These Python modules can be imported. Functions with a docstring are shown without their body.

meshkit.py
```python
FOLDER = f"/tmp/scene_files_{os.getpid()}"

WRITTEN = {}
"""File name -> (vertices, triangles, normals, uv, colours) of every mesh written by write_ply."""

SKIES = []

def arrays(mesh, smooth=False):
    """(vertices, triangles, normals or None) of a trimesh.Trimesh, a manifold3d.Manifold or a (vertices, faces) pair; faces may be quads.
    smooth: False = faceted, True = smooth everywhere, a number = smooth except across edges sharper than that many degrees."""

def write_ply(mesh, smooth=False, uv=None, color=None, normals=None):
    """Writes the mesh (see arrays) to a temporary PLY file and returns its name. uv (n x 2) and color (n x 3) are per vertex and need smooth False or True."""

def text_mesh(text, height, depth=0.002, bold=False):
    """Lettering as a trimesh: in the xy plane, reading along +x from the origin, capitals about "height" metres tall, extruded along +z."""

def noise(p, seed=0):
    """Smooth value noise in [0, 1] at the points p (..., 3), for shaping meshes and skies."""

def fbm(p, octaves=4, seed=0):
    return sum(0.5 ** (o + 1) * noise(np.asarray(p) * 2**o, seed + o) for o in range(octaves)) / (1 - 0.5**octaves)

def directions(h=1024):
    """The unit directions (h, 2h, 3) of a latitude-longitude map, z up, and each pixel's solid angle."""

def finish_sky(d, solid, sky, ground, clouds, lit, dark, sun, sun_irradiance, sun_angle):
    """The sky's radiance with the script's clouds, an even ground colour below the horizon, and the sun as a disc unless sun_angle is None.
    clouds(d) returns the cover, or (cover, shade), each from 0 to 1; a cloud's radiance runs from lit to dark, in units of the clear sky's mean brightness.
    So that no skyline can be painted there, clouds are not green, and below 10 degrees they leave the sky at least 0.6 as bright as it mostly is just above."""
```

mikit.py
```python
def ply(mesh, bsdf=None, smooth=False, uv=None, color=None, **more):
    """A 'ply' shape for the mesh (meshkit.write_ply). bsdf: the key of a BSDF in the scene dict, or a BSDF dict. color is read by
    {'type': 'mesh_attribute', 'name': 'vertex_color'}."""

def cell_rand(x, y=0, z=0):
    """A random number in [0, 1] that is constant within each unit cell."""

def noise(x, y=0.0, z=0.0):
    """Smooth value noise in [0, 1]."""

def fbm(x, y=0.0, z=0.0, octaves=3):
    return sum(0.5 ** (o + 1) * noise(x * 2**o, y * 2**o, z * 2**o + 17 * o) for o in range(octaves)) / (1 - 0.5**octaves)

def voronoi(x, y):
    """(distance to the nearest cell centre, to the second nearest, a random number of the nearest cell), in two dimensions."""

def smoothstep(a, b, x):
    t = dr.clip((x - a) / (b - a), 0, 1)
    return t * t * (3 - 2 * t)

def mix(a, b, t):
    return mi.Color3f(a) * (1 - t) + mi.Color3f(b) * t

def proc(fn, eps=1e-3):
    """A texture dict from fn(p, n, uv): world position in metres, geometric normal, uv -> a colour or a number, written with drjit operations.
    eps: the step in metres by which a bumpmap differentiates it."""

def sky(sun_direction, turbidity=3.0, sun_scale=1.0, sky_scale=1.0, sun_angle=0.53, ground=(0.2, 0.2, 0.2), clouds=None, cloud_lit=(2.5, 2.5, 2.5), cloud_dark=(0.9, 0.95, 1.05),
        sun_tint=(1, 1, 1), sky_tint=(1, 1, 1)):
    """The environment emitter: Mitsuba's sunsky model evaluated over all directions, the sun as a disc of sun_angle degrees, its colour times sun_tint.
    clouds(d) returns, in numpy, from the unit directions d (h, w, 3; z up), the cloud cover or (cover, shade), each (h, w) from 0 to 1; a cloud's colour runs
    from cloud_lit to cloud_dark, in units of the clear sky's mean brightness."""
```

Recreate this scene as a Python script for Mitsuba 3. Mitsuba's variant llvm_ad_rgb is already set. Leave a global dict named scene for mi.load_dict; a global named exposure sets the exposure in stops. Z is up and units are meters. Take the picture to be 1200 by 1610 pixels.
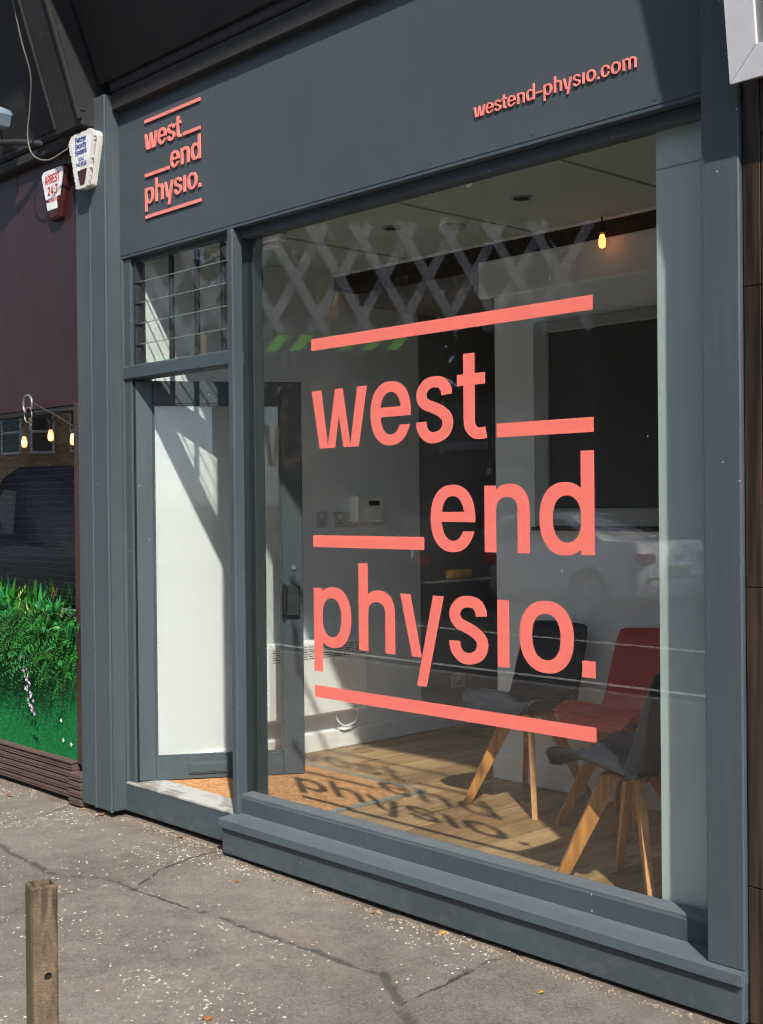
import math, random
import numpy as np
import trimesh, mitsuba as mi, drjit as dr
import manifold3d as m3
from shapely.geometry import Polygon, box as sbox, LineString
from shapely import affinity
from shapely.ops import unary_union
import mikit, meshkit
from mikit import noise, fbm, smoothstep, mix, proc, cell_rand, voronoi

random.seed(7)
rng = np.random.default_rng(11)
scene, labels = {'type': 'scene'}, {}
T = mi.ScalarTransform4f

# ------------------------------------------------------------------ camera, sky, exposure
def _camera():
    yaw, pitch, roll = 0.8197, -0.0068, -0.0099
    f = np.array([-math.sin(yaw) * math.cos(pitch), math.cos(yaw) * math.cos(pitch), math.sin(pitch)])
    r = np.cross(f, [0, 0, 1]); r /= np.linalg.norm(r); u = np.cross(r, f)
    up = -r * math.sin(roll) + u * math.cos(roll)
    o = np.array([3.9, -3.3, 1.5])
    return T().look_at(origin=o.tolist(), target=(o + f).tolist(), up=up.tolist())
scene['camera'] = {'type': 'perspective', 'fov': 33.81, 'fov_axis': 'x', 'near_clip': 0.05, 'far_clip': 1000.0, 'to_world': _camera()}
SUN = (1.5, -1.0, 1.77)
def _clouds(d):
    n = meshkit.fbm(np.stack([d[..., 0] * 3, d[..., 1] * 3, d[..., 2] * 6], -1), 5, 4)
    return np.clip((n - 0.46) * 4.5, 0, 0.85), np.clip((n - 0.55) * 2, 0, .6)
scene['sky'] = mikit.sky(SUN, turbidity=3, clouds=_clouds, sun_angle=1.1, sun_tint=(0.89, 1.0, 1.17))
exposure = 2.15

# ------------------------------------------------------------------ helpers
def numbered(k):
    if k not in scene and not any(s.startswith(k + '__') for s in scene): return k
    i = 1
    while f'{k}_{i:03d}' in scene or any(s.startswith(f'{k}_{i:03d}__') for s in scene): i += 1
    return f'{k}_{i:03d}'
_counter = {}
def obj(key, mesh, bsdf, smooth=False, label=None, cat=None, group=None, kind=None):
    n = _counter.get(key, 0); _counter[key] = n + 1
    if n: key = f'{key}_{n:03d}'
    scene[key] = mikit.ply(mesh, bsdf, smooth=smooth)
    if label or kind: tag(key, label, cat, group, kind)
    return key
def tag(key, label=None, cat=None, group=None, kind=None):
    d = labels.setdefault(key, {})
    for k, v in (('label', label), ('category', cat), ('group', group), ('kind', kind)):
        if v: d[k] = v
def cat(ms): return trimesh.util.concatenate([m for m in ms if m is not None])
def m2t(m):
    q = m.to_mesh(); return trimesh.Trimesh(q.vert_properties[:, :3], q.tri_verts, process=False)
def t2m(t): return m3.Manifold(m3.Mesh(np.asarray(t.vertices, np.float32), np.asarray(t.faces, np.uint32)))
def hull(p): return trimesh.convex.convex_hull(np.asarray(p, float))
def cb(lo, hi, b=0.004):
    """a box with bevelled edges"""
    lo, hi = np.minimum(lo, hi).astype(float), np.maximum(lo, hi).astype(float)
    b = min(b, 0.45 * float(np.min(hi - lo)))
    if b <= 0: return trimesh.creation.box(bounds=[lo, hi])
    p = []
    for sx in (0, 1):
        for sy in (0, 1):
            for sz in (0, 1):
                c = np.where([sx, sy, sz], hi, lo); s = np.where([sx, sy, sz], -1, 1) * b
                for a in range(3):
                    q = c + s; q[a] = c[a]; p.append(q)
    return hull(p)
def bx(lo, hi): return trimesh.creation.box(bounds=[np.minimum(lo, hi), np.maximum(lo, hi)])
def tube(pts, r, n=8, cap=True):
    pts = np.asarray(pts, float); r = np.broadcast_to(r, len(pts))
    t = np.gradient(pts, axis=0); t /= np.linalg.norm(t, axis=1, keepdims=True) + 1e-12
    ref = np.array([0, 0, 1.0]) if abs(t[0][2]) < .9 else np.array([1.0, 0, 0])
    v, f = [], []
    a = np.cross(t[0], ref); a /= np.linalg.norm(a)
    for i in range(len(pts)):
        a = a - t[i] * (a @ t[i]); a /= np.linalg.norm(a); b = np.cross(t[i], a)
        for k in range(n):
            w = 2 * math.pi * k / n; v.append(pts[i] + r[i] * (math.cos(w) * a + math.sin(w) * b))
    for i in range(len(pts) - 1):
        for k in range(n):
            p, q = i * n + k, i * n + (k + 1) % n
            f += [[p, q, q + n], [p, q + n, p + n]]
    if cap:
        for k in range(1, n - 1):
            f.append([0, k + 1, k]); e = (len(pts) - 1) * n; f.append([e, e + k, e + k + 1])
    m = trimesh.Trimesh(v, f, process=False); m.invert() if m.volume < 0 else None
    return m
def crom(p, k=8):
    p = np.asarray(p, float); q = np.vstack([2 * p[0] - p[1], p, 2 * p[-1] - p[-2]]); o = []
    for i in range(1, len(q) - 2):
        for t in np.linspace(0, 1, k, endpoint=False):
            o.append(.5 * ((2 * q[i]) + (-q[i-1] + q[i+1]) * t + (2*q[i-1] - 5*q[i] + 4*q[i+1] - q[i+2]) * t*t + (-q[i-1] + 3*q[i] - 3*q[i+1] + q[i+2]) * t**3))
    o.append(p[-1]); return np.array(o)
def extr(poly, d):
    return cat([trimesh.creation.extrude_polygon(g, d, engine='earcut') for g in getattr(poly, 'geoms', [poly])])
TOY = np.array([[1, 0, 0, 0], [0, 0, -1, 0], [0, 1, 0, 0], [0, 0, 0, 1.0]])     # polygon (x, z) extruded towards -y
def face_text(poly, depth, x0, z0, y, s=1.0):
    m = extr(affinity.scale(poly, s, s, origin=(0, 0)), depth); m.apply_transform(TOY); m.apply_translation([x0, y, z0]); return m
def xform(m, M):
    m = m.copy(); m.apply_transform(M); return m

# ------------------------------------------------------------------ materials
def rgb(*c): return {'type': 'rgb', 'value': list(c[0]) if len(c) == 1 else list(c)}
def prin(c, r=.5, **k):
    return {'type': 'twosided', 'b': {'type': 'principled', 'base_color': c if isinstance(c, dict) else rgb(c), 'roughness': r, 'specular': k.pop('spec', .5), **k}}
def bump(b, fn, scale, eps=1e-3): return {'type': 'twosided', 'b': {'type': 'bumpmap', 't': proc(fn, eps), 'scale': scale, 'n': b['b']}}
def mat(name, b): scene[name] = b; return name
def paint_fn(base, amt=.10, speck=.0, streak=True, dirt=False):
    base = tuple(base)
    def fn(p, n, uv):
        a = fbm(p.x * 2.3 + 3, p.y * 2.3, p.z * 1.3, 3) - .5
        b = noise(p.x * 70, p.y * 70, p.z * 3.0) - .5 if streak else noise(p.x * 3, p.y * 70, p.z * 70) - .5
        v = 1 + amt * 2.2 * a + amt * .55 * b
        c = mi.Color3f(base) * v
        if speck:
            d, _, w = voronoi((p.x + p.y * .7) * 19, p.z * 19)
            c = mix(c, (.42, .44, .44), (1 - smoothstep(.035, .06, d)) * dr.select(w > 1 - speck, 1., 0.))
        if dirt:                                              # splashed street dust on the lowest boards, scuffs
            sp = fbm(p.x * 24, p.y * 24, p.z * 24, 3); c = mix(c, (.17, .155, .135), smoothstep(.16, .02, p.z) * smoothstep(.45, .8, sp) * .3)
        return c
    return fn
GREY = (.063, .085, .101)
def paint_bump(p, n, uv): return .6 * noise(p.x * 160, p.y * 160, p.z * 9) + .7 * fbm(p.x * 22, p.y * 22, p.z * 14, 2)
mat('grey_paint', bump(prin(proc(paint_fn(GREY, .20, .02, True, True)), .48, spec=.45), paint_bump, .0011))
mat('fascia_paint', prin(proc(paint_fn((.064, .083, .101), .09)), .5, spec=.4))
mat('pilaster_paint', bump(prin(proc(paint_fn((.068, .092, .106), .20, .02)), .55, spec=.35), paint_bump, .0011))
def dust_fn(p, n, uv):
    c = mi.Color3f((.082, .109, .131)) * (.92 + .2 * fbm(p.x * 3, p.y * 9, p.z * 9, 3))
    d = smoothstep(-.115, -.065, p.y) * fbm(p.x * 9, p.y * 25, 0, 3)
    return mix(c, (.17, .165, .16), d * .45)
mat('sill_paint', prin(proc(dust_fn), .55, spec=.4))
def black_fn(p, n, uv):
    a = fbm(p.x * 1.7, p.y * 3, p.z * 3, 3)
    d = noise(p.x * 31, p.y * 31, p.z * 17); s = smoothstep(.86, .95, d) * smoothstep(.5, .7, fbm(p.x * 5, p.y * 5, p.z * 5, 2))
    return mix(mi.Color3f((.035, .0355, .038)) * (.75 + .5 * a), (.13, .13, .14), s * .45)
mat('black_paint', prin(proc(black_fn), .65, spec=.22))
mat('blind_black', prin((.007, .007, .008), .8, spec=.1)); mat('blind_line', prin((.06, .06, .065), .5))
mat('inner_post', prin((.030, .042, .044), .5))
mat('coral', prin((.90, .205, .17), .45, spec=.3))
mat('coral_sign', prin((.88, .27, .235), .45, spec=.3))
mat('pane_glass', {'type': 'thindielectric', 'int_ior': 1.58, 'specular_transmittance': rgb(.945, .965, .955)})
mat('louvre_glass', {'type': 'thindielectric', 'int_ior': 1.48, 'specular_transmittance': rgb(.93, .96, .945)})
mat('glass_edge', prin((.20, .30, .27), .25))
mat('pale_panel', prin(proc(paint_fn((.50, .60, .59), .06, .03)), .5, spec=.3))
mat('white_wall', prin(proc(paint_fn((.76, .81, .83), .02, 0, False)), .7, spec=.2))
mat('dark_wall', prin((.27, .275, .275), .7, spec=.2))
mat('ceiling_paint', prin(proc(paint_fn((.45, .53, .50), .05, 0, False)), .75, spec=.15))
mat('brown_beam', prin(proc(paint_fn((.035, .024, .019), .2, 0, False)), .6))
mat('white_gloss', prin((.84, .85, .85), .35, spec=.4))
mat('white_plastic', prin((.86, .87, .86), .32, spec=.5))
mat('slot_black', prin((.012, .012, .012), .6))
mat('socket_grey', prin((.55, .55, .52), .4))
def oak(tone):
    t = tuple(tone)
    def fn(p, n, uv):
        g = fbm(p.x * 38, p.y * 2.2, 1.5, 4); k = fbm(p.x * 7 + 4, p.y * 1.1, 3, 3)
        c = mix(mi.Color3f(t) * .62, mi.Color3f(t) * 1.22, smoothstep(.2, .8, .55 * g + .45 * k))
        knot = smoothstep(.70, .80, fbm(p.x * 11, p.y * 4, 9, 2))
        return mix(c, mi.Color3f(t) * .40, knot * .75)
    return fn
OAK = [mat(f'oak_{w}', prin(proc(oak(c)), .42, spec=.4)) for w, c in (('pale', (.40, .265, .14)), ('mid', (.31, .20, .10)), ('warm', (.27, .165, .082)), ('brown', (.215, .13, .066)))]
def coir_fn(p, n, uv):
    return mix((.31, .155, .068), (.54, .30, .145), smoothstep(.2, .8, .5 * noise(p.x * 190, p.y * 190, p.z * 190) + .5 * fbm(p.x * 60, p.y * 60, 0, 2)))
mat('coir', bump(prin(proc(coir_fn), .95, spec=.1), lambda p, n, uv: noise(p.x * 260, p.y * 260, 0), .004))
mat('mat_trim', prin((.20, .235, .23), .45))
def thr_fn(p, n, uv):
    a = fbm(p.x * 6, p.y * 30, 0, 3); b = fbm(p.x * 25, p.y * 25, 4, 2)
    return mix((.40, .41, .41), (.20, .185, .17), smoothstep(.42, .72, .6 * a + .4 * b))
mat('threshold_worn', prin(proc(thr_fn), .6))
def wood_leg(p, n, uv): return mix((.38, .155, .036), (.60, .275, .070), smoothstep(.25, .8, fbm(p.x * 60, p.y * 60, p.z * 5, 3)))
mat('chair_wood', prin(proc(wood_leg), .5))
mat('shell_black', prin((.014, .018, .026), .55, spec=.3))
mat('pad_black', prin((.020, .027, .040), .6, spec=.3))
mat('shell_red', prin((.50, .060, .032), .4))
mat('pad_red', prin((.52, .064, .036), .5))
mat('dark_panel', prin((.085, .085, .087), .35))
mat('frame_grey', prin((.33, .36, .36), .5))
mat('metal_dark', prin((.05, .055, .06), .4, metallic=.4))
mat('metal_grey', prin((.30, .31, .32), .45, metallic=.7))
def burg_fn(p, n, uv): return mix((.030, .0125, .0155), (.046, .020, .024), fbm(p.x * 3, p.y * 3, p.z * 2, 3) + .25 * (noise(p.x * 60, 0, p.z * 2) - .5))
mat('burgundy', prin(proc(burg_fn), .45, spec=.4))
mat('brown_trim', prin((.060, .030, .026), .5))
def deck_fn(p, n, uv): return mix((.060, .036, .031), (.125, .083, .073), fbm(p.x * 5, p.y * 40, p.z * 40, 3))
mat('deck_brown', prin(proc(deck_fn), .65))
def turf_fn(p, n, uv):
    s = noise(p.x * 420, p.y * 420, p.z * 420)
    return mix((.002, .075, .016), (.010, .27, .075), smoothstep(.15, .95, .6 * s + .4 * noise(p.x * 160, 0, p.z * 160)))
mat('turf', bump(prin(proc(turf_fn), .75, spec=.3), lambda p, n, uv: noise(p.x * 400, p.y * 400, p.z * 400), .004))
LEAF = [mat(f'leaf_{w}', prin(c, .42, spec=.4)) for w, c in (('deep', (.009, .075, .014)), ('fresh', (.035, .22, .022)), ('bright', (.045, .28, .085)), ('straw', (.48, .50, .18)), ('dry', (.05, .055, .014)))]
mat('petal_white', prin((.78, .74, .78), .5)); mat('petal_lilac', prin((.50, .36, .62), .5))
def tile_fn(p, n, uv):
    g = fbm((p.x + p.y) * 85, 2, p.z * 2.6, 4); k = fbm((p.x + p.y) * 17, 5, p.z * 1.4, 3)
    return mix((.014, .010, .008), (.075, .046, .034), smoothstep(.25, .8, .55 * g + .45 * k))
mat('wood_tile', prin(proc(tile_fn), .38, spec=.5))
mat('grout', prin((.12, .08, .06), .8))
mat('silver_frame', prin((.60, .60, .66), .30, spec=.6)); mat('sign_inner', prin((.55, .55, .62), .4)); mat('sign_pink', prin((.75, .16, .20), .4))
mat('box_white', prin((.80, .82, .86), .4)); mat('box_cream', prin((.70, .69, .66), .55)); mat('box_red', prin((.055, .010, .010), .4)); mat('print_red', prin((.45, .02, .02), .5)); mat('print_blue', prin((.02, .05, .24), .5))
mat('cable_grey', prin((.16, .155, .14), .5)); mat('lamp_blue', prin((.20, .27, .36), .4))
def post_fn(p, n, uv):
    a = fbm(p.x * 60, p.y * 60, p.z * 14, 3); b = fbm(p.x * 9, p.y * 9, p.z * 5, 2)
    c = mix((.066, .047, .034), (.225, .165, .118), smoothstep(.15, .85, .6 * a + .4 * b)); c = c * (.7 + .6 * noise(p.x * 300, p.y * 300, p.z * 300)); c = mix(c, (.03, .026, .022), smoothstep(.60, .72, fbm(p.x * 40, p.y * 40, p.z * 6, 3)) * .6)
    return mix(c, (.070, .066, .030), smoothstep(.5, .8, -n.y) * .7)
mat('post_weathered', bump(prin(proc(post_fn), .8, spec=.2), lambda p, n, uv: fbm(p.x * 150, p.y * 150, p.z * 60, 2), .0015))
mat('hole_dark', prin((.008, .007, .006), .9))

# pavement: old asphalt, repaired along cracks (world polylines with half widths)
CRACKS = [
    ([(-1.9, -.74), (-1.341, -.748), (-1.158, -.779), (-.974, -.785), (-.796, -.801), (-.706, -.785), (-.58, -.683), (-.493, -.657), (-.365, -.669)], .014),
    ([(-.011, -.642), (.157, -.626), (.358, -.626), (.497, -.614), (.679, -.604), (.809, -.605), (.913, -.595), (.966, -.581)], .013),
    ([(.966, -.581), (1.061, -.634), (1.153, -.684), (1.24, -.752), (1.319, -.793), (1.5, -.95)], .021),
    ([(1.146, -.376), (1.129, -.257), (1.146, -.173), (1.186, -.09)], .010),
    ([(-1.687, -.642), (-1.689, -.577), (-1.707, -.461), (-1.725, -.303), (-1.769, -.164), (-1.772, -.06)], .011)]
FINE = [[(1.181, -.703), (1.172, -.594), (1.171, -.501), (1.144, -.376)], [(-.388, -.646), (-.456, -.522), (-.514, -.455), (-.541, -.353), (-.576, -.199), (-.562, -.07)], [(-.365, -.669), (-.155, -.659), (-.011, -.642)]]
def seg_d(px, py, line, lib):
    d = None
    for (ax, ay), (bx_, by_) in zip(line[:-1], line[1:]):
        ux, uy = bx_ - ax, by_ - ay; L = ux * ux + uy * uy
        if lib is np:
            t = np.clip(((px - ax) * ux + (py - ay) * uy) / L, 0, 1); e = np.hypot(px - ax - t * ux, py - ay - t * uy); d = e if d is None else np.minimum(d, e)
        else:
            t = dr.clip(((px - ax) * ux + (py - ay) * uy) / L, 0, 1); e = dr.square(px - ax - t * ux) + dr.square(py - ay - t * uy); d = e if d is None else dr.minimum(d, e)
    return d if lib is np else dr.sqrt(d)
def pave_fn(p, n, uv):
    x, y = p.x, p.y
    old = smoothstep(-.01, .01, x - 1.165 - dr.maximum(0, -.69 - y) * 1.3)
    big = fbm(x * 1.6, y * 1.6, 1, 3); med = fbm(x * 14, y * 14, 2, 3); fin = noise(x * 330, y * 330, 3); agg, _, w = voronoi(x * 95, y * 95)
    c = mix((.108, .095, .085), (.196, .174, .157), smoothstep(.1, .9, .55 * big + .45 * med))
    f2 = noise(x * 120, y * 120, 6); c = c * (.62 + .46 * fin + .30 * f2)
    stone = (1 - smoothstep(.22, .42, agg)) * dr.select(w > .62, 1., 0.)
    c = mix(c, mix((.05, .046, .044), (.22, .19, .165), w * w), stone * (.42 + .45 * old))
    pale = smoothstep(.62, .78, fbm(x * 2.2 + 7, y * 7, 5, 3)); c = mix(c, (.185, .150, .128), pale * .35)
    wob = (fbm(x * 28, y * 28, 8, 3) - .5)
    for line, hw in CRACKS:
        d = seg_d(x, y, line, dr) + wob * .030
        c = mix(c, mi.Color3f((.062, .058, .055)) * (.6 + .9 * fin), (1 - smoothstep(hw * .35, hw * 1.15, d)) * .85 * smoothstep(.25, .42, fbm(x * 9, y * 9, 11, 3)))
        c = mix(c, (.075, .067, .06), (1 - smoothstep(hw, hw * 2.6, d)) * .35 * med)
    for line in FINE:
        d = seg_d(x, y, line, dr) + wob * .02
        c = mix(c, (.035, .03, .028), (1 - smoothstep(.003, .008, d)) * .8)
    foot = smoothstep(-.24, -.14, y + wob * .12) * smoothstep(-3.2, -2.9, x)          # dirt gathered along the shop fronts
    c = mix(c, mix((.060, .042, .034), (.19, .14, .105), med), foot * .55)
    return c
def pave_bump(p, n, uv):
    a, _, w = voronoi(p.x * 95, p.y * 95); return .6 * noise(p.x * 240, p.y * 240, 3) + .5 * (1 - smoothstep(.1, .5, a)) * w + fbm(p.x * 40, p.y * 40, 1, 2)
mat('asphalt_pavement', bump(prin(proc(pave_fn), .9, spec=.25), pave_bump, .0040))
mat('asphalt_plain', prin(proc(lambda p, n, uv: mix((.115, .10, .09), (.165, .145, .13), fbm(p.x * 2, p.y * 2, 0, 3))), .9, spec=.2))
mat('road_asphalt', prin(proc(lambda p, n, uv: mix((.022, .022, .023), (.042, .042, .043), fbm(p.x * .8, p.y * 3, 0, 3))), .85, spec=.3))
mat('chip_white', prin(proc(lambda p, n, uv: mix((.38, .34, .29), (.66, .61, .55), cell_rand(p.x * 60, p.y * 60))), .7))
mat('kerb_stone', prin((.24, .23, .22), .8)); mat('road_white', prin((.62, .62, .60), .7)); mat('earth', prin((.08, .075, .06), .9))
mat('grit', prin((.30, .25, .20), .85))
mat('leaf_brown', prin((.26, .10, .03), .7)); mat('leaf_ochre', prin((.48, .25, .035), .6)); mat('leaf_green', prin((.09, .22, .06), .6))

# ------------------------------------------------------------------ setting: ground, pavement, road
def grid_noise(x, y):
    p = np.stack([x, y, 0 * x], -1)
    z = .014 * (meshkit.fbm(p * 1.1, 3, 3) - .5) + .006 * (meshkit.fbm(p * 5, 3, 5) - .5) + .0018 * (meshkit.noise(p * 55, 8) - .5)
    w = (meshkit.fbm(p * 28, 3, 8) - .5)
    for line, hw in CRACKS: z = z - .0055 * np.clip(1.25 - (seg_d(x, y, line, np) + w * .03) / hw, 0, 1)
    for line in FINE: z = z - .004 * np.clip(1 - seg_d(x, y, line, np) / .012, 0, 1)
    fade = np.clip(np.minimum.reduce([(x + 4.5) / .4, (2.6 - x) / .3, (y + 3.1) / .3]), 0, 1)
    return z * fade - .001
gx, gy = np.arange(-4.5, 2.601, .0125), np.arange(-3.1, -.02, .0125)
GX, GY = np.meshgrid(gx, gy, indexing='ij'); GZ = grid_noise(GX, GY)
iv = np.arange(GX.size).reshape(GX.shape)
quads = np.stack([iv[:-1, :-1], iv[1:, :-1], iv[1:, 1:], iv[:-1, 1:]], -1).reshape(-1, 4)
obj('pavement', (np.stack([GX, GY, GZ], -1).reshape(-1, 3), quads), 'asphalt_pavement', smooth=True, label='worn grey asphalt pavement with pale chips and patched cracks', kind='structure')
side = cat([bx((-80, -4.62, -.2), (-4.5, .6, -.001)), bx((2.6, -4.62, -.2), (60, .6, -.001)), bx((-4.5, -4.62, -.2), (2.6, -3.1, -.001))])
obj('pavement__margin', side, 'asphalt_plain')
chips_v, chips_f = [], []
def chip(x, y, r):
    z = float(grid_noise(np.array([x]), np.array([y]))[0]); k = random.randint(5, 7); b = len(chips_v)
    a0, el = random.random() * 6.28, random.uniform(.45, 1); rot = random.random() * 3.14
    chips_v.append((x, y, z + .0022))
    for i in range(k):
        a = a0 + 6.283 * i / k; q = r * random.uniform(.7, 1.15); ex, ey = q * math.cos(a), q * math.sin(a) * el
        chips_v.append((x + ex * math.cos(rot) - ey * math.sin(rot), y + ex * math.sin(rot) + ey * math.cos(rot), z - .0003))
    for i in range(k): chips_f.append((b, b + 1 + i, b + 1 + (i + 1) % k))
cn = 0
while cn < 5200:
    x, y = random.uniform(-3.4, 1.5), random.uniform(-2.0, -.10)
    clump = float(meshkit.fbm(np.array([[x * 3.5, y * 3.5, 2]]), 3, 6)[0])
    d = .40 + (.7 if (y > -.62 and x < -.55) else 0) + (.45 if y > -.28 else 0) + (.25 if y < -.85 else 0)
    if -.35 < x < .9 and -.62 < y < -.34: d *= .25
    if -1.35 < x < -.45 and -.62 < y < -.40: d *= .25
    if x > 1.15 + max(0, -.69 - y) * 1.3: d *= .05
    if random.random() < d * np.clip((clump - .36) * 4, 0.06, 1.2):
        chip(x, y, random.choice([.0015, .0018, .0022, .0027, .0032, .004, .005, .0065, .008]) * random.uniform(.85, 1.2)); cn += 1
obj('pavement__stone_chip', (np.array(chips_v), np.array(chips_f)), 'chip_white', kind='stuff')
gv, gf = [], []
for i in range(420):
    x = random.uniform(-.5, 2.0); y = -.165 - abs(random.gauss(0, .022)); r = random.uniform(.002, .006) * (1.7 if random.random() < .06 else 1)
    z = float(grid_noise(np.array([x]), np.array([y]))[0]); m = trimesh.creation.icosahedron(); m.apply_scale([r, r * random.uniform(.6, 1), r * .6]); m.apply_transform(trimesh.transformations.random_rotation_matrix(rng.random(3))); m.apply_translation([x, y, z + r * .3])
    gf.append(np.array(m.faces) + sum(len(q) for q in gv)); gv.append(np.array(m.vertices))
for i in range(160):
    x = random.uniform(-1.36, -.5); y = -.095 - abs(random.gauss(0, .03)); r = random.uniform(.002, .006)
    z = float(grid_noise(np.array([x]), np.array([y]))[0]); m = trimesh.creation.icosahedron(); m.apply_scale([r, r, r * .6]); m.apply_translation([x, y, z + r * .3])
    gf.append(np.array(m.faces) + sum(len(q) for q in gv)); gv.append(np.array(m.vertices))
obj('pavement__grit', (np.vstack(gv), np.vstack(gf)), 'grit', kind='stuff')
obj('ground', (np.array([[-300, -300, -.3], [300, -300, -.3], [300, 300, -.3], [-300, 300, -.3]], float), [[0, 1, 2, 3]]), 'earth', label='bare ground around the street', kind='structure')
obj('road', bx((-90, -13.4, -.25), (60, -4.75, -.13)), 'road_asphalt', label='grey asphalt road running past the shops', kind='structure')
for y, on, off in ((-5.15, 1.2, .6), (-5.75, 200, 0), (-8.4, 200, 0)):
    x = -80.0
    ms = []
    while x < 40:
        L = min(on, 120); ms.append(bx((x, y - .05, -.13), (min(x + L, 50), y + .05, -.126))); x += L + off + (1 if off == 0 else 0)
    obj('road__marking_line', cat(ms), 'road_white')
obj('kerb', cb((-90, -4.76, -.2), (60, -4.615, .004), .015), 'kerb_stone', label='pale stone kerb on the shop side of the road', kind='structure')
obj('far_pavement', bx((-90, -17, -.2), (60, -13.4, 0)), 'asphalt_plain', label='pavement on the far side of the road', kind='structure')

# ------------------------------------------------------------------ interior
FZ = .165
slab = bx((-1.42, -.03, -.1), (2.6, 6.2, FZ - .012)); obj('room_floor', slab, 'brown_beam', label='oak plank floor inside the shop', kind='structure')
px_ = -1.30; col = 0
while px_ < 2.0:
    y = .05 - random.random() * .9
    while y < 6.0:
        L = 1.22; a, b = max(y, .05), min(y + L, 6.1)
        if b - a > .03 and (a < 2.6 or (px_ < 0 and a < 4)):
            obj('room_floor__plank', cb((px_ + .0012, a + .0012, FZ - .012), (px_ + .1888, b - .0012, FZ + random.uniform(-.0004, .0004)), .0012), random.choices(OAK, [3, 4, 2, 1])[0])
        y += L
    px_ += .19; col += 1
obj('left_wall', bx((-1.42, .0, FZ - .1), (-1.30, 1.86, 2.9)), 'white_wall', label='white painted left side wall of the shop', kind='structure')
obj('left_wall__skirting', cb((-1.30, .03, FZ), (-1.282, 1.86, FZ + .10), .004), 'white_gloss')
obj('corridor_wall', cat([bx((-1.42, 1.86, FZ - .1), (-1.305, 6.2, 2.9)), bx((-1.42, 6.1, FZ - .1), (2.6, 6.2, 2.9)), bx((-.17, 1.40, FZ - .1), (-.16, 6.1, 2.9))]), 'dark_wall', label='dark grey corridor wall behind the white partition', kind='structure')
obj('corridor_wall__skirting', cb((-1.305, 1.87, FZ), (-1.289, 6.0, FZ + .09), .004), 'white_gloss')
obj('right_wall', bx((2.05, .05, FZ - .1), (2.15, 6.2, 2.9)), 'white_wall', label='white right side wall of the shop', kind='structure')
obj('partition_wall', bx((-.16, 1.25, FZ - .05), (2.06, 1.40, 2.665)), 'white_wall', label='white partition wall behind the chairs', kind='structure')
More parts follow.
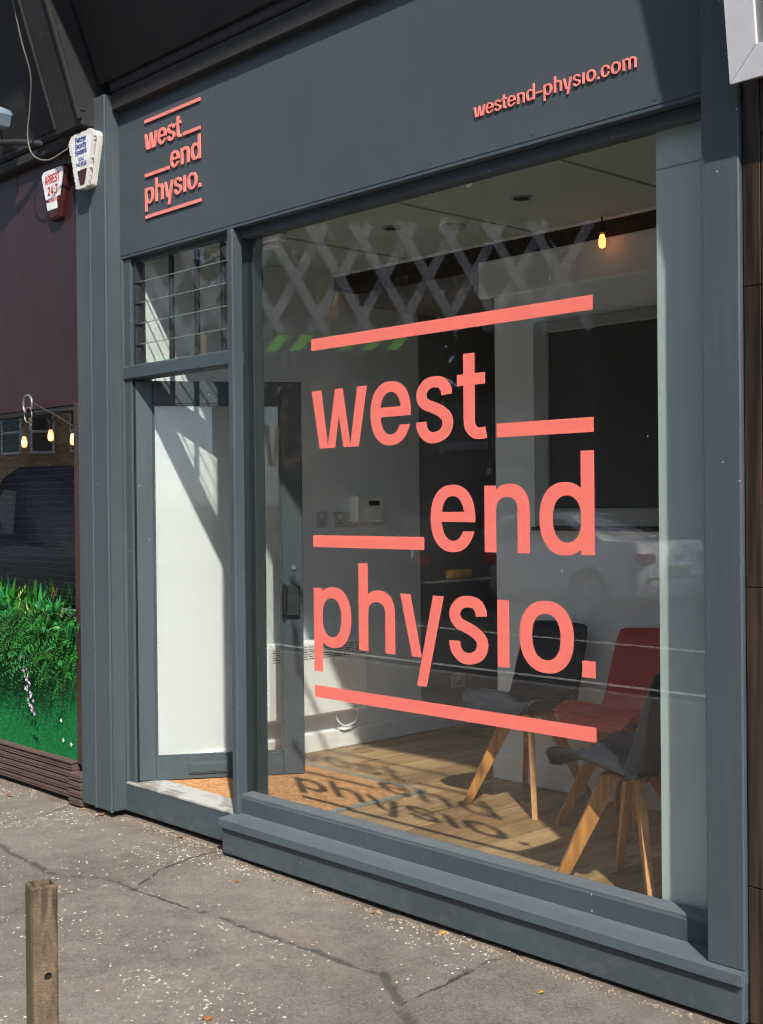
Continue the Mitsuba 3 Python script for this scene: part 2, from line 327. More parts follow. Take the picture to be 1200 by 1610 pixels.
obj('partition_wall__skirting', cb((-.18, 1.228, FZ), (2.05, 1.25, FZ + .115), .005), 'white_gloss')
obj('partition_wall__cornice', cat([cb((-.225, 1.205, 2.486), (2.05, 1.25, 2.662), .006)]), 'white_wall')
obj('ceiling', bx((-1.42, .02, 2.75), (2.15, 1.215, 2.85)), 'ceiling_paint', label='greenish white ceiling with panel joints', kind='structure')
obj('ceiling__trim_strip', cb((-1.30, 1.19, 2.738), (2.05, 1.215, 2.75), .003), 'white_wall')
for x in (-.72, .12, .98): obj('ceiling__joint_strip', cb((x, .03, 2.743), (x + .022, 1.19, 2.75), .002), 'ceiling_paint')
obj('ceiling_beam', bx((-1.42, 1.215, 2.667), (2.15, 1.40, 2.9)), 'brown_beam', label='dark brown beam along the edge of the ceiling', cat='beam')
obj('corridor_ceiling', bx((-1.42, 1.40, 2.60), (2.15, 6.2, 2.9)), 'dark_wall', label='dark corridor ceiling beyond the beam', kind='structure')
obj('roof_slab', cat([bx((-6, -.05, 2.92), (6, 8, 3.0)), bx((-6, 6.2, -.1), (6, 6.3, 3.0))]), 'dark_wall', label='floor slab above the shop', kind='structure')

def disc(c, r, h, n=28):
    m = trimesh.creation.cylinder(r, h, sections=n); m.apply_translation(c); return m
for i, (x, y, lab) in enumerate(((-.22, .63, 'dark round downlight recess left of the smoke detector'), (.53, .65, 'dark round downlight recess right of the smoke detector'))):
    k = numbered('ceiling_downlight')
    obj(k + '__ring', trimesh.creation.annulus(.036, .044, .006), 'frame_grey', smooth=30); scene[k + '__ring']['to_world'] = T().translate([x, y, 2.746])
    obj(k + '__recess', disc((x, y, 2.7475), .0362, .004), 'slot_black'); tag(k, lab, 'downlight', 'ceiling downlights')
k = 'smoke_detector'
obj(k + '__base', disc((.07, .73, 2.738), .062, .024, 40), 'white_plastic', smooth=30)
obj(k + '__sensor', trimesh.creation.revolve([[0, -.018], [.040, -.018], [.052, -.010], [.054, 0], [0, 0]], sections=40), 'frame_grey', smooth=30); scene[k + '__sensor']['to_world'] = T().translate([.07, .73, 2.726])
tag(k, 'round white smoke detector on the ceiling', 'smoke detector')
k = 'batten_light'
obj(k + '__housing', cb((-1.15, .28, 2.715), (-.62, .35, 2.75), .008), 'white_plastic'); obj(k + '__tube', tube([(-1.13, .315, 2.70), (-.64, .315, 2.70)], .013, 12), 'white_gloss', smooth=40)
tag(k, 'white strip light on the ceiling above the door', 'ceiling light')
def edison(key, x, y, z, top, lab, catg='light bulb', group=None, power=.85):
    obj(key + '__cord', tube([(x, y, top), (x, y, z + .075)], .0035, 6), 'slot_black')
    obj(key + '__socket', trimesh.creation.revolve([[0, .075], [.012, .075], [.016, .06], [.016, .035], [0, .035]], sections=16), 'metal_dark', smooth=30); scene[key + '__socket']['to_world'] = T().translate([x, y, z])
    b = trimesh.creation.revolve([[0, .030], [.009, .028], [.013, .016], [.016, 0], [.016, -.018], [.012, -.030], [0, -.033]], sections=20)
    b.invert() if b.volume < 0 else None
    obj(key + '__bulb', b, 'white_gloss', smooth=60); scene[key + '__bulb']['to_world'] = T().translate([x, y, z]); scene[key + '__bulb']['emitter'] = {'type': 'area', 'radiance': rgb(power, power * .27, power * .07)}
    tag(key, lab, catg, group)
edison('pendant_lamp', .575, 1.13, 2.63, 2.735, 'glowing filament bulb hanging at the ceiling edge inside the shop')
# strip the joints that stand on the left wall
def socket(key, y0, y1, z0, z1, gangs, lab, grp=None, x=-1.30):
    obj(key + '__plate', cb((x, y0, z0), (x + .011, y1, z1), .003), 'socket_grey')
    w = (y1 - y0) / gangs
    for g in range(gangs):
        c = y0 + w * (g + .5)
        obj(key + '__switch', cb((x + .011, c - .008, z0 + .050), (x + .0155, c + .008, z0 + .072), .002), 'white_plastic')
        obj(key + '__pin_hole', cat([bx((x + .010, c - .018, z0 + .022), (x + .0116, c - .010, z0 + .028)), bx((x + .010, c + .010, z0 + .022), (x + .0116, c + .018, z0 + .028)), bx((x + .010, c - .003, z0 + .034), (x + .0116, c + .003, z0 + .043))]), 'slot_black')
    tag(key, lab, 'wall socket', grp)
socket('wall_socket', 1.06, 1.146, 1.373, 1.459, 1, 'single white wall socket nearest the door')
socket('wall_socket_001', 1.19, 1.365, 1.370, 1.456, 2, 'double white wall socket beside the control box')
socket('wall_socket_002', 2.11, 2.23, .39, .475, 1, 'low wall socket on the dark corridor wall', x=-1.305)
k = 'control_box'
obj(k + '__case', cb((-1.30, 1.31, 1.395), (-1.235, 1.515, 1.545), .008), 'white_plastic')
obj(k + '__display', cb((-1.236, 1.40, 1.488), (-1.2325, 1.48, 1.516), .001), 'slot_black'); obj(k + '__keypad_cover', cb((-1.236, 1.385, 1.41), (-1.231, 1.492, 1.478), .003), 'white_plastic')
tag(k, 'white alarm control box with dark display on the left wall', 'control box')
# panel heater
k = 'panel_heater'; hx = -1.205; y0, y1, z0, z1 = .655, 1.355, .372, .775
obj(k + '__case', cb((-1.275, y0, z0), (hx, y1, z1), .014), 'white_plastic')
obj(k + '__end_cap', cb((-1.27, y0 - .018, z0 + .012), (hx - .012, y0 - .001, z1 - .012), .008), 'white_plastic')
for r in range(6):
    for c in range(8):
        a = y0 + .035 + c * .081
        obj(k + '__slot', bx((hx - .004, a, z1 - .032 - r * .0125), (hx + .0008, a + .074, z1 - .0275 - r * .0125)), 'slot_black')
obj(k + '__bracket', cat([cb((-1.30, y0 + .1, z0 + .05), (-1.275, y0 + .14, z1 - .05), .002), cb((-1.30, y1 - .14, z0 + .05), (-1.275, y1 - .1, z1 - .05), .002)]), 'metal_dark')
obj(k + '__cable', tube(crom([(-1.25, 1.16, z0 + .01), (-1.25, 1.165, z0 - .045), (-1.25, 1.22, z0 - .085), (-1.25, 1.29, z0 - .072), (-1.25, 1.318, z0 - .03), (-1.25, 1.30, z0 + .01)]), .0055, 8), 'white_plastic', smooth=60)
tag(k, 'white electric panel heater with slotted top on the left wall', 'heater')
k = 'wall_frame'
x0, x1, z0, z1, fy = .10, 1.95, 1.385, 2.335, 1.222
obj(k + '__frame', cat([cb((x0, fy, z0), (x0 + .085, 1.25, z1), .006), cb((x1 - .085, fy, z0), (x1, 1.25, z1), .006), cb((x0 + .085, fy + .001, z0), (x1 - .085, 1.25, z0 + .085), .006), cb((x0 + .085, fy + .001, z1 - .055), (x1 - .085, 1.25, z1), .006)]), 'frame_grey')
obj(k + '__ledge', cb((x0 - .01, fy - .012, z0 - .018), (x1 + .01, 1.248, z0 - .001), .003), 'brown_beam')
obj(k + '__panel', bx((x0 + .08, 1.238, z0 + .08), (x1 - .08, 1.249, z1 - .05)), 'dark_panel')
tag(k, 'wide grey frame round a dark panel on the partition wall', 'wall frame')
# door mat
k = 'door_mat'
obj(k + '__coir', cb((-1.295, .055, FZ), (-.225, .775, FZ + .008), .003), 'coir')
obj(k + '__edging', cat([cb((-1.295, .775, FZ), (-.2, .797, FZ + .0095), .002), cb((-.225, .052, FZ), (-.2, .775, FZ + .0095), .002)]), 'mat_trim')
tag(k, 'large orange brown coir mat with grey edging inside the door', 'door mat')

# ------------------------------------------------------------------ chairs
PROF = crom([(-.235, .418), (-.212, .442), (-.13, .440), (-.02, .420), (.06, .416), (.118, .434), (.157, .485), (.190, .575), (.222, .68), (.242, .765), (.249, .79)], 6)     # (y, z)
def shell_point(u, v):
    i = v * (len(PROF) - 1); a = int(min(i, len(PROF) - 2)); t = i - a
    y, z = PROF[a] * (1 - t) + PROF[a + 1] * t
    w = np.interp(v, [0, .02, .06, .2, .40, .52, .62, .74, .86, .93, .97, .99, 1], [.10, .15, .187, .215, .214, .200, .192, .190, .182, .168, .143, .112, .075])
    curl = abs(u) ** 2.6
    if v < .5: z += .060 * curl * math.sin(math.pi * min(1, v / .5)) ** .6 * (1 if v > .03 else .3)
    else: y -= .055 * curl * math.sin(math.pi * (.25 + .6 * (v - .5) / .5)); z += .010 * (u * u - .4) * np.interp(v, [.80, .93, 1], [0, 1, 0])
    return np.array([u * w, y, z])
def sheet(us, vs, th, off=0.0):
    P = np.array([[shell_point(u, v) for v in vs] for u in us]); du = np.gradient(P, axis=0); dv = np.gradient(P, axis=1)
    n = np.cross(du, dv); n /= np.linalg.norm(n, axis=-1, keepdims=True)
    A, B = P + n * (off + th), P + n * off; nu, nv = len(us), len(vs)
    v = np.vstack([A.reshape(-1, 3), B.reshape(-1, 3)]); f = []
    I = lambda i, j, s=0: s * nu * nv + i * nv + j
    for i in range(nu - 1):
        for j in range(nv - 1):
            f += [[I(i, j), I(i + 1, j), I(i + 1, j + 1), I(i, j + 1)], [I(i, j, 1), I(i, j + 1, 1), I(i + 1, j + 1, 1), I(i + 1, j, 1)]]
    for j in range(nv - 1):
        f += [[I(0, j, 0), I(0, j + 1, 0), I(0, j + 1, 1), I(0, j, 1)], [I(nu - 1, j, 1), I(nu - 1, j + 1, 1), I(nu - 1, j + 1, 0), I(nu - 1, j, 0)]]
    for i in range(nu - 1):
        f += [[I(i, 0, 1), I(i + 1, 0, 1), I(i + 1, 0, 0), I(i, 0, 0)], [I(i, nv - 1, 0), I(i + 1, nv - 1, 0), I(i + 1, nv - 1, 1), I(i, nv - 1, 1)]]
    return trimesh.Trimesh(v, np.vstack([np.array(f)[:, [0, 1, 2]], np.array(f)[:, [0, 2, 3]]]), process=False)
SHELL = mikit.ply(sheet(np.linspace(-1, 1, 33), np.linspace(0, 1, 49), .011), None, smooth=50)
def pad_mesh():
    us, vs = np.linspace(-.9, .9, 29), np.linspace(.03, .50, 29); P = []
    for u in us:
        for v in vs:
            e = max(0, 1 - (abs(u) / .9) ** 5) * max(0, 1 - (abs(v - .265) / .235) ** 5)
            p = shell_point(u, v); q = p + np.array([0, -.0 if v < .45 else -.010 * e, .006 + .018 * e ** .5]); P.append(q)
    P = np.array(P); iv = np.arange(len(P)).reshape(29, 29)
    f = np.stack([iv[:-1, :-1], iv[1:, :-1], iv[1:, 1:], iv[:-1, 1:]], -1).reshape(-1, 4)
    return (P, f)
PAD = mikit.ply(pad_mesh(), None, smooth=True)
def leg_mesh(sx, sy):
    top, foot = np.array([sx * .055, sy * .055, .40]), np.array([sx * .195, sy * .197, 0.0])
    d = np.array([sx, sy, 0]) / math.sqrt(2); t = np.array([-d[1], d[0], 0]); p = []
    for c, wd, th in ((top, .034, .0135), (foot, .0185, .0115)):
        for a in (-1, 1):
            for b in (-1, 1): p.append(c + d * wd * a + t * th * b)
    return hull(p)
LEGS = [mikit.ply(leg_mesh(*s), 'chair_wood') for s in ((-1, -1), (1, -1), (-1, 1), (1, 1))]
BRACE = mikit.ply(cat([cb((-.085, -.085, .395), (.085, .085, .412), .005)]), 'chair_wood')
def chair(x, y, rot, shell, pad, lab):
    k = numbered('visitor_chair'); M = T().translate([x, y, FZ]).rotate([0, 0, 1], rot)
    R = lambda s: {'bsdf': {'type': 'ref', 'id': s}}
    scene[k + '__seat_shell'] = {**SHELL, **R(shell), 'to_world': M}; scene[k + '__seat_pad'] = {**PAD, **R(pad), 'to_world': M}
    for i, L in enumerate(LEGS): scene[k + '__leg' + (f'_{i:03d}' if i else '')] = {**L, 'to_world': M}
    scene[k + '__leg_brace'] = {**BRACE, 'to_world': M}
    tag(k, lab, 'chair', 'visitor chairs behind the window')
chair(.275, .965, 0, 'shell_black', 'pad_black', 'dark blue-black shell chair with oak legs, farthest left by the partition')
chair(.80, .965, 0, 'shell_red', 'pad_red', 'red shell chair with oak legs between the two dark chairs')
chair(1.36, .235, -88, 'shell_black', 'pad_black', 'dark shell chair with oak legs nearest the window, partly behind the pale panel')

# ------------------------------------------------------------------ shop front
S = 'shop_front'
tag(S, 'grey painted shop front with big window, open door and coral lettering', 'shop front')
def sf(part, mesh, m='grey_paint', smooth=False): return obj(f'{S}__{part}', mesh, m, smooth)
XL, XR = -1.66, 2.006
# left pilaster: boarded front with two grooves
sf('pilaster', cat([cb((-1.672, -.15, .03), (-1.527, .1, 3.47), .005), cb((-1.524, -.156, .03), (-1.381, .1, 3.47), .006)]), 'pilaster_paint')
sf('pilaster__bead', cat([tube([(-1.5255, -.1525, .03), (-1.5255, -.1525, 3.46)], .0075, 10), tube([(-1.384, -.153, .03), (-1.384, -.153, 3.46)], .008, 10)]), 'pilaster_paint', 60)
sf('pilaster__strip', cb((-1.381, -.078, .03), (-1.366, -.02, 2.686), .003), 'pilaster_paint')
sf('pilaster', cb((1.884, -.145, .165), (2.006, .06, 3.6), .004), 'grey_paint')
sf('fascia', cb((-1.379, -.077, 2.700), (1.8835, -.050, 3.43), .003), 'fascia_paint')
sf('fascia__bottom_edge', cb((-1.379, -.0755, 2.687), (1.8835, -.04, 2.700), .002), 'grey_paint')
for i in range(7):
    x = -1.2 + i * .48
    obj(f'{S}__fascia__screw', disc((0, 0, 0), .006, .003, 10), 'fascia_paint'); scene[f'{S}__fascia__screw' + (f'_{i:03d}' if i else '')]['to_world'] = T().translate([x, -.0775, 2.722]).rotate([1, 0, 0], 90)
sf('soffit', bx((-1.379, -.0395, 2.690), (1.8835, .05, 2.72)), 'grey_paint')
sf('window_head', cb((-.468, -.035, 2.648), (1.8835, .03, 2.6895), .003))
sf('fanlight_head', cb((-1.33, -.038, 2.668), (-.511, .0, 2.6893), .002))
sf('door_jamb', cb((-1.3795, -.065, .17), (-1.312, .03, 2.6865), .004))
sf('jamb_brush', cb((-1.3119, -.055, .17), (-1.302, -.03, 2.10), .001), 'slot_black')
sf('transom_bar', cb((-1.385, -.076, 2.106), (-.5095, .012, 2.172), .006))
sf('mullion', cb((-.509, -.082, .167), (-.470, -.026, 2.6868), .005))
sf('mullion_back', cb((-.535, .004, FZ), (-.436, .06, 2.70), .003), 'inner_post')
# riser, sill, bottom rail
sf('stall_riser', cb((-.494, -.150, .014), (2.004, -.05, .128), .004))
sf('sill', hull([(x, y, z) for x in (-.497, 2.006) for y, z in ((-.166, .128), (-.166, .160), (-.163, .164), (-.05, .171), (-.05, .128))]), 'sill_paint')
sf('bottom_rail', cb((-.4695, -.061, .166), (1.8835, .02, .238), .003))
sf('glazing_bead', hull([(x, y, z) for x in (-.4695, 1.8835) for y, z in ((-.057, .238), (-.057, .248), (-.052, .254), (-.004, .258), (-.004, .238))]), 'sill_paint')
sf('door_step_riser', cb((-1.372, -.078, .028), (-.4945, -.03, .160), .004))
sf('threshold', hull([(x, y, z) for x in (-1.372, -.500) for y, z in ((-.080, .1602), (-.080, .168), (-.076, .170), (.052, .178), (.052, .1602))]), 'threshold_worn')
# glass
def pane(x0, x1, z0, z1, y): return (np.array([[x0, y, z0], [x1, y, z0], [x1, y, z1], [x0, y, z1]], float), [[0, 1, 2, 3]])
_dv = [(random.uniform(-.4, 1.85), random.uniform(.27, 2.6), random.uniform(.0008, .0022)) for _ in range(45)]
sf('window_dust', cat([xform(trimesh.creation.icosahedron(), np.array([[r_, 0, 0, x_], [0, .0004, 0, -.0006], [0, 0, r_ * 1.5, z_], [0, 0, 0, 1.0]])) for x_, z_, r_ in _dv]), 'box_cream'); tag('shop_front__window_dust', kind='stuff')
sf('window_pane', pane(-.4695, 1.8835, .24, 2.648, 0.0), 'pane_glass')
# fanlight: five glass louvre blades behind three bars
zs = np.linspace(2.178, 2.675, 6)
for i in range(5):
    a = math.radians(1.2); h = zs[i + 1] - zs[i]; zc = (zs[i] + zs[i + 1]) / 2
    y0, y1 = -.028 - math.sin(a) * h / 2, -.028 + math.sin(a) * h / 2
    lo, hi = zc - h * .53, zc + h * .53
    sf('louvre_blade', (np.array([[-1.285, y0, lo], [-.511, y0, lo], [-.511, y1, hi], [-1.285, y1, hi]], float), [[0, 1, 2, 3]]), 'louvre_glass')
    obj(f'{S}__louvre_blade' + (f'_{i:03d}' if i else '') + '__edge', cb((-1.285, y0 - .003, lo - .002), (-.511, y0 + .003, lo + .0015), .0006), 'glass_edge')
sf('louvre_rack', cat([cb((-1.311, -.05, 2.174), (-1.286, .004, 2.667), .003)] + [cb((-1.30, -.055, z - .012), (-1.278, -.018, z + .006), .002) for z in zs[:-1]]), 'metal_dark')
for x in (-1.062, -.855, -.652): sf('fanlight_bar', cb((x - .013, -.006, 2.176), (x + .013, .012, 2.667), .003), 'metal_dark')
# pale boxed panel behind the right end of the glass
sf('side_panel', cat([cb((1.621, .012, .20), (1.99, .05, 2.53), .003), cb((1.621, .0125, 2.532), (1.99, .05, 2.74), .003)]), 'pale_panel')
# open door leaf
H = np.array([-1.302, -.052]); Fp = np.array([-.872, .624]); dd = (Fp - H) / np.linalg.norm(Fp - H); LW = float(np.linalg.norm(Fp - H))
nn = np.array([dd[1], -dd[0]])
DM = np.eye(4); DM[:2, 0] = dd; DM[:2, 1] = nn; DM[:2, 3] = H
def dl(part, ms, m='grey_paint', smooth=False):
    return obj(f'{S}__door{part}', xform(cat(ms if isinstance(ms, list) else [ms]), DM), m, smooth)
dl('', [cb((0, -.045, .176), (.083, 0, 2.10), .004), cb((LW - .105, -.045, .176), (LW, 0, 2.10), .004), cb((.083, -.045, 1.99), (LW - .105, -.001, 2.10), .003), cb((.083, -.045, .176), (LW - .105, -.001, .287), .003)])
pz = (np.array([[.080, -.02, .284], [LW - .102, -.02, .284], [LW - .102, -.02, 1.993], [.080, -.02, 1.993]], float), [[0, 1, 2, 3]])
dl('__pane', trimesh.Trimesh(pz[0], [[0, 1, 2], [0, 2, 3]], process=False), 'pane_glass')
dl('__beading', [cb((.083, -.012, .287), (.092, -.003, 1.99), .002), cb((LW - .114, -.012, .287), (LW - .105, -.003, 1.99), .002), cb((.092, -.0125, .287), (LW - .114, -.003, .297), .002), cb((.092, -.0125, 1.98), (LW - .114, -.003, 1.99), .002)])
dl('__letter_plate', [cb((.235, 0, .200), (.475, .007, .258), .003), cb((.245, .006, .208), (.465, .011, .250), .003)])
dl('__lock_case', [cb((LW - .085, 0, .955), (LW - .018, .028, 1.105), .006)], 'metal_dark')
dl('__handle', [cb((LW - .105, .03, .965), (LW - .088, .05, 1.115), .004), cb((LW - .100, 0, 1.0), (LW - .09, .031, 1.012), .002), cb((LW - .100, 0, 1.07), (LW - .09, .031, 1.082), .002)], 'slot_black')
dl('__cylinder', xform(disc((0, 0, 0), .012, .01, 16), trimesh.transformations.translation_matrix([LW - .045, .004, 1.19]) @ trimesh.transformations.rotation_matrix(math.pi / 2, [1, 0, 0])), 'metal_grey', 30)

# ------------------------------------------------------------------ lettering
def sup(cx, cy, rx, ry, e=2.25, n=96):
    t = np.linspace(0, 2 * math.pi, n, endpoint=False); c, s = np.cos(t), np.sin(t)
    return Polygon(np.stack([cx + rx * np.sign(c) * abs(c) ** (2 / e), cy + ry * np.sign(s) * abs(s) ** (2 / e)], 1))
def stroke(pts, hv=.054, hh=.0415):
    k = hh / hv; l = LineString([(x * k, y) for x, y in crom(pts, 8)]).buffer(hh / 2, cap_style='flat', join_style='round', quad_segs=12)
    return affinity.scale(l, 1 / k, 1, origin=(0, 0))
CY, RY = .119, .1225
def arch(w, xs=0.0):
    cx = xs + w - .090
    o = sup(cx, .15, .090, .0905).intersection(sbox(xs, .15, xs + w + .01, .3)); i = sup(xs + (w + .002) / 2, .15, (w - .054 - .054) / 2, .044).intersection(sbox(xs, .15, xs + w, .3))
    return unary_union([o, sbox(xs + w - .054, 0, xs + w, .1502)]).difference(unary_union([i, sbox(xs + .056, -.01, xs + w - .054, .1503)])).difference(sbox(xs - 1, -.1, xs + .03, .4))
def G(ch):
    if ch == 'w': return Polygon([(0, .235), (.060, .235), (.098, .010), (.146, .235), (.191, .235), (.234, .009), (.278, .235), (.334, .235), (.284, 0), (.193, 0), (.167, .127), (.142, 0), (.048, 0)]), .334
    if ch == 'e':
        r = sup(.1115, CY, .1115, RY).difference(sup(.113, CY, .057, .081)); r = unary_union([r, sbox(.04, .106, .20, .143).intersection(sup(.1115, CY, .1115, RY))])
        return r.difference(sbox(.1115, .073, .3, .106)), .223
    if ch == 's': return stroke([(.158, .170), (.155, .190), (.133, .214), (.096, .2205), (.058, .2135), (.031, .187), (.0305, .160), (.050, .140), (.088, .127), (.125, .112), (.156, .089), (.162, .062), (.147, .033), (.110, .0172), (.070, .0172), (.040, .036), (.0275, .060), (.0265, .076)]), .190
    if ch == 't': return unary_union([sbox(.031, .07, .086, .309), sbox(0, .195, .136, .236), stroke([(.0585, .10), (.0585, .075), (.063, .046), (.085, .0255), (.112, .0205), (.139, .0235)])]), .139
    if ch == 'n': return unary_union([sbox(0, 0, .054, .235), arch(.207)]), .207
    if ch == 'h': return unary_union([sbox(0, 0, .054, .343), arch(.206)]), .206
    if ch == 'm': return unary_union([sbox(0, 0, .054, .235), arch(.190), arch(.190, .136)]), .326
    if ch == 'd': return unary_union([sbox(.177, 0, .231, .343), sup(.108, CY, .108, RY).difference(sup(.1175, CY - .001, .0605, .0785))]), .231
    if ch == 'p': return unary_union([sbox(0, -.105, .054, .235), sup(.121, CY, .108, RY).difference(sup(.1115, CY - .001, .0585, .0785))]), .229
    if ch == 'y': return unary_union([Polygon([(0, .234), (.055, .234), (.113, 0), (.062, 0)]), Polygon([(.175, .234), (.230, .234), (.138, -.107), (.087, -.107)])]), .230
    if ch == 'i': return sbox(0, 0, .054, .235), .054
    if ch == 'o': return sup(.1175, CY, .1175, RY).difference(sup(.1175, CY, .0622, .0785)), .235
    if ch == '.': return sbox(0, -.002, .0545, .053), .0545
    if ch == '-': return sbox(0, .098, .165, .140), .165
    if ch == 'c': return sup(.110, CY, .110, RY).difference(sup(.112, CY, .056, .081)).difference(Polygon([(.115, CY), (.3, .168), (.3, .070)])), .215
LOGO = [('bar', sbox(0, 1.412, 1.427, 1.460)), ('bar', sbox(1.006, 1.0135, 1.427, 1.0625)), ('bar', sbox(0, .612, .641, .661)), ('bar', sbox(0, -.001, 1.427, .048))]
for ch, x, z in (('w', 0, 1.012), ('e', .354, 1.012), ('s', .606, 1.012), ('t', .817, 1.012), ('e', .677, .611), ('n', .945, .611), ('d', 1.196, .611), ('p', 0, .211), ('h', .274, .211), ('y', .510, .211), ('s', .767, .211), ('i', 1.001, .211), ('o', 1.103, .211), ('.', 1.372, .211)):
    LOGO.append(('letter', affinity.translate(G(ch)[0], x, z)))
for part, poly in LOGO: obj('window_logo__' + part, face_text(poly, .0012, -.043, .713, -.0016), 'coral')
tag('window_logo', 'large flat coral lettering on the big window pane', 'window lettering')
for part, poly in LOGO:
    obj('raised_logo__' + part, face_text(poly, .006, -1.143, 2.8415, -.0795, .3147), 'coral_sign')
tag('raised_logo', 'small raised coral logo at the left end of the fascia', 'sign')
GAP = {'we': .02, 'es': .03, 'st': .02, 'te': .02, 'en': .045, 'nd': .044, 'd-': .035, '-p': .035, 'ph': .045, 'hy': .03, 'ys': .026, 'si': .046, 'io': .048, 'o.': .034, '.c': .034, 'co': .03, 'om': .045}
x, txt = 0.0, 'westend-physio.com'; glyphs = []
for i, ch in enumerate(txt):
    p, w = G(ch); glyphs.append(affinity.translate(p, x, 0)); x += w + (GAP.get(txt[i:i + 2], .04) if i + 1 < len(txt) else 0)
ws = .679 / x
for p in glyphs: obj('web_address__letter', face_text(p.buffer(-.004), .0045, .9414, 2.831, -.0795, ws), 'coral_sign')
tag('web_address', 'raised coral web address at the right end of the fascia', 'sign')

# ------------------------------------------------------------------ black signboard over the shops
k = 'upper_fascia'
def canted(x0, x1, zl=3.53, yl=-.145, zt=4.29, yt=-.44):
    return hull([(x, y, z) for x in (x0, x1) for y, z in ((yl, zl), (yt, zt), (.2, zt), (.2, zl))])
obj(k + '__board', canted(-1.44, 2.02), 'black_paint')
obj(k + '__board', canted(-6.0, -1.74, 3.40, -.16), 'black_paint')
obj(k + '__board', canted(2.06, 6.0), 'black_paint')
obj(k + '__lower_moulding', cat([cb((-1.376, -.118, 3.392), (2.02, .1, 3.48), .006), cb((-1.378, -.128, 3.48), (2.02, .1, 3.531), .006)]), 'black_paint')
obj(k + '__lower_moulding', cat([cb((-6, -.15, 3.30), (-1.70, .1, 3.36), .008), cb((-6, -.165, 3.36), (-1.70, .1, 3.402), .012)]), 'black_paint')
obj(k + '__cornice', cat([cb((-6, -.64, 4.34), (6, .2, 4.50), .01), cb((-6, -.5, 4.28), (6, .2, 4.34), .02)]), 'black_paint')
obj(k + '__wall', bx((-6, -.35, 4.50), (6, .2, 6.4)), 'black_paint')
br = hull([(x, y, z) for x in (-1.715, -1.475) for y, z in ((-.225, 3.335), (-.50, 4.22), (.1, 4.22), (.1, 3.335))])
obj(k + '__bracket', br, 'black_paint')
obj(k + '__bracket_bead', cat([tube([(-1.478, -.232, 3.36), (-1.478, -.50, 4.2)], .013, 8), tube([(-1.712, -.232, 3.36), (-1.712, -.50, 4.2)], .008, 8), cb((-1.72, -.236, 3.395), (-1.47, -.20, 3.41), .004)]), 'black_paint')
tag(k, 'black painted canted signboard and cornice above the shops', 'signboard')
obj('loose_cable', tube(crom([(-1.80, -.42, 4.05), (-1.81, -.36, 3.80), (-1.83, -.30, 3.64), (-1.90, -.27, 3.50), (-1.945, -.26, 3.37), (-1.91, -.25, 3.27), (-1.80, -.23, 3.225), (-1.70, -.2, 3.25), (-1.66, -.16, 3.29)]), .0045, 8), 'cable_grey', 60, 'thin grey cable looping under the black signboard', 'cable')
k = 'flood_lamp'
obj(k + '__arm', tube([(-2.42, -.33, 3.42), (-2.08, -.24, 3.375), (-1.98, -.15, 3.36)], .016, 10), 'metal_dark', 50)
obj(k + '__head', xform(cb((-.10, -.06, -.05), (.07, .06, .05), .02), trimesh.transformations.translation_matrix([-2.19, -.30, 3.515]) @ trimesh.transformations.rotation_matrix(.4, [0, 1, 0])), 'lamp_blue', 40)
obj(k + '__knuckle', tube([(-2.19, -.30, 3.47), (-2.20, -.275, 3.39)], .014, 8), 'metal_dark')
tag(k, 'blue-grey lamp head on a dark arm over the burgundy shop', 'lamp')

# alarm boxes
def tapered(x0, x1, z0, z1, y0, y1, tp, r=.03, fz=None):
    """outline polygon of a bell box: wide top, narrow rounded bottom"""
    xc, w = (x0 + x1) / 2, (x1 - x0) / 2
    p = Polygon([(xc - w, z1 - .025), (xc - w * .7, z1), (xc + w * .7, z1), (xc + w, z1 - .025), (xc + w * tp, z0), (xc - w * tp, z0)]).buffer(-r / 2).buffer(r / 2, quad_segs=5)
    return p
def puffed(poly, y0, y1, inset=.02):
    a, b = extr(poly, abs(y0 - y1) * .55), None
    pts = []
    for q, y in ((poly, y0), (poly, y0 + (y1 - y0) * .6), (poly.buffer(-inset * .45), y0 + (y1 - y0) * .9), (poly.buffer(-inset), y1)):
        c = np.array(q.exterior.coords); pts += [(x, y, z) for x, z in c]
    return hull(pts)
def text_poly(t, h, bold=True):
    m = meshkit.text_mesh(t, h, .0012, bold); return m
def put_text(key, t, h, xc, zt, y, m, sx=1.0, bold=True):
    me = text_poly(t, h, bold); w = me.bounds[1][0] - me.bounds[0][0]; me.apply_translation([-(me.bounds[0][0] + w / 2), 0, 0]); me.apply_scale([sx, 1, 1])
    me.apply_transform(TOY); me.apply_translation([xc, y, zt]); return obj(key, me, m)
k = 'alarm_box'
P1 = tapered(-2.045, -1.785, 2.965, 3.235, 0, 0, .42)
obj(k + '__body', puffed(P1, -.10, -.138, .018), 'box_red', 40)
F1 = P1.buffer(-.016).intersection(unary_union([sbox(-2.2, 3.075, -1.7, 3.3), sbox(-2.2, 3.015, -1.875, 3.3)]))
obj(k + '__cover', face_text(F1, .006, 0, 0, -.1365), 'box_white')
put_text(k + '__print', 'ARREST', .044, -1.915, 3.150, -.1430, 'print_red', .66)
put_text(k + '__print', '24:7', .042, -1.910, 3.092, -.1430, 'print_red', .85)
put_text(k + '__print', '0141 332 9966', .015, -1.915, 3.055, -.1430, 'print_red', .85)
tag(k, 'white and dark red alarm box on the burgundy fascia, red lettering', 'alarm box')
k = 'alarm_box_001'
P2 = tapered(-1.625, -1.385, 3.04, 3.30, 0, 0, .42)
obj(k + '__body', puffed(P2, -.157, -.203, .020), 'box_cream', 40)
obj(k + '__beacon', puffed(affinity.scale(P2, .42, .32, origin=(-1.497, 3.047)), -.17, -.212, .008), 'box_red', 40)
F2 = P2.buffer(-.022).intersection(unary_union([sbox(-1.8, 3.15, -1.3, 3.4), sbox(-1.8, 3.085, -1.52, 3.4)]))
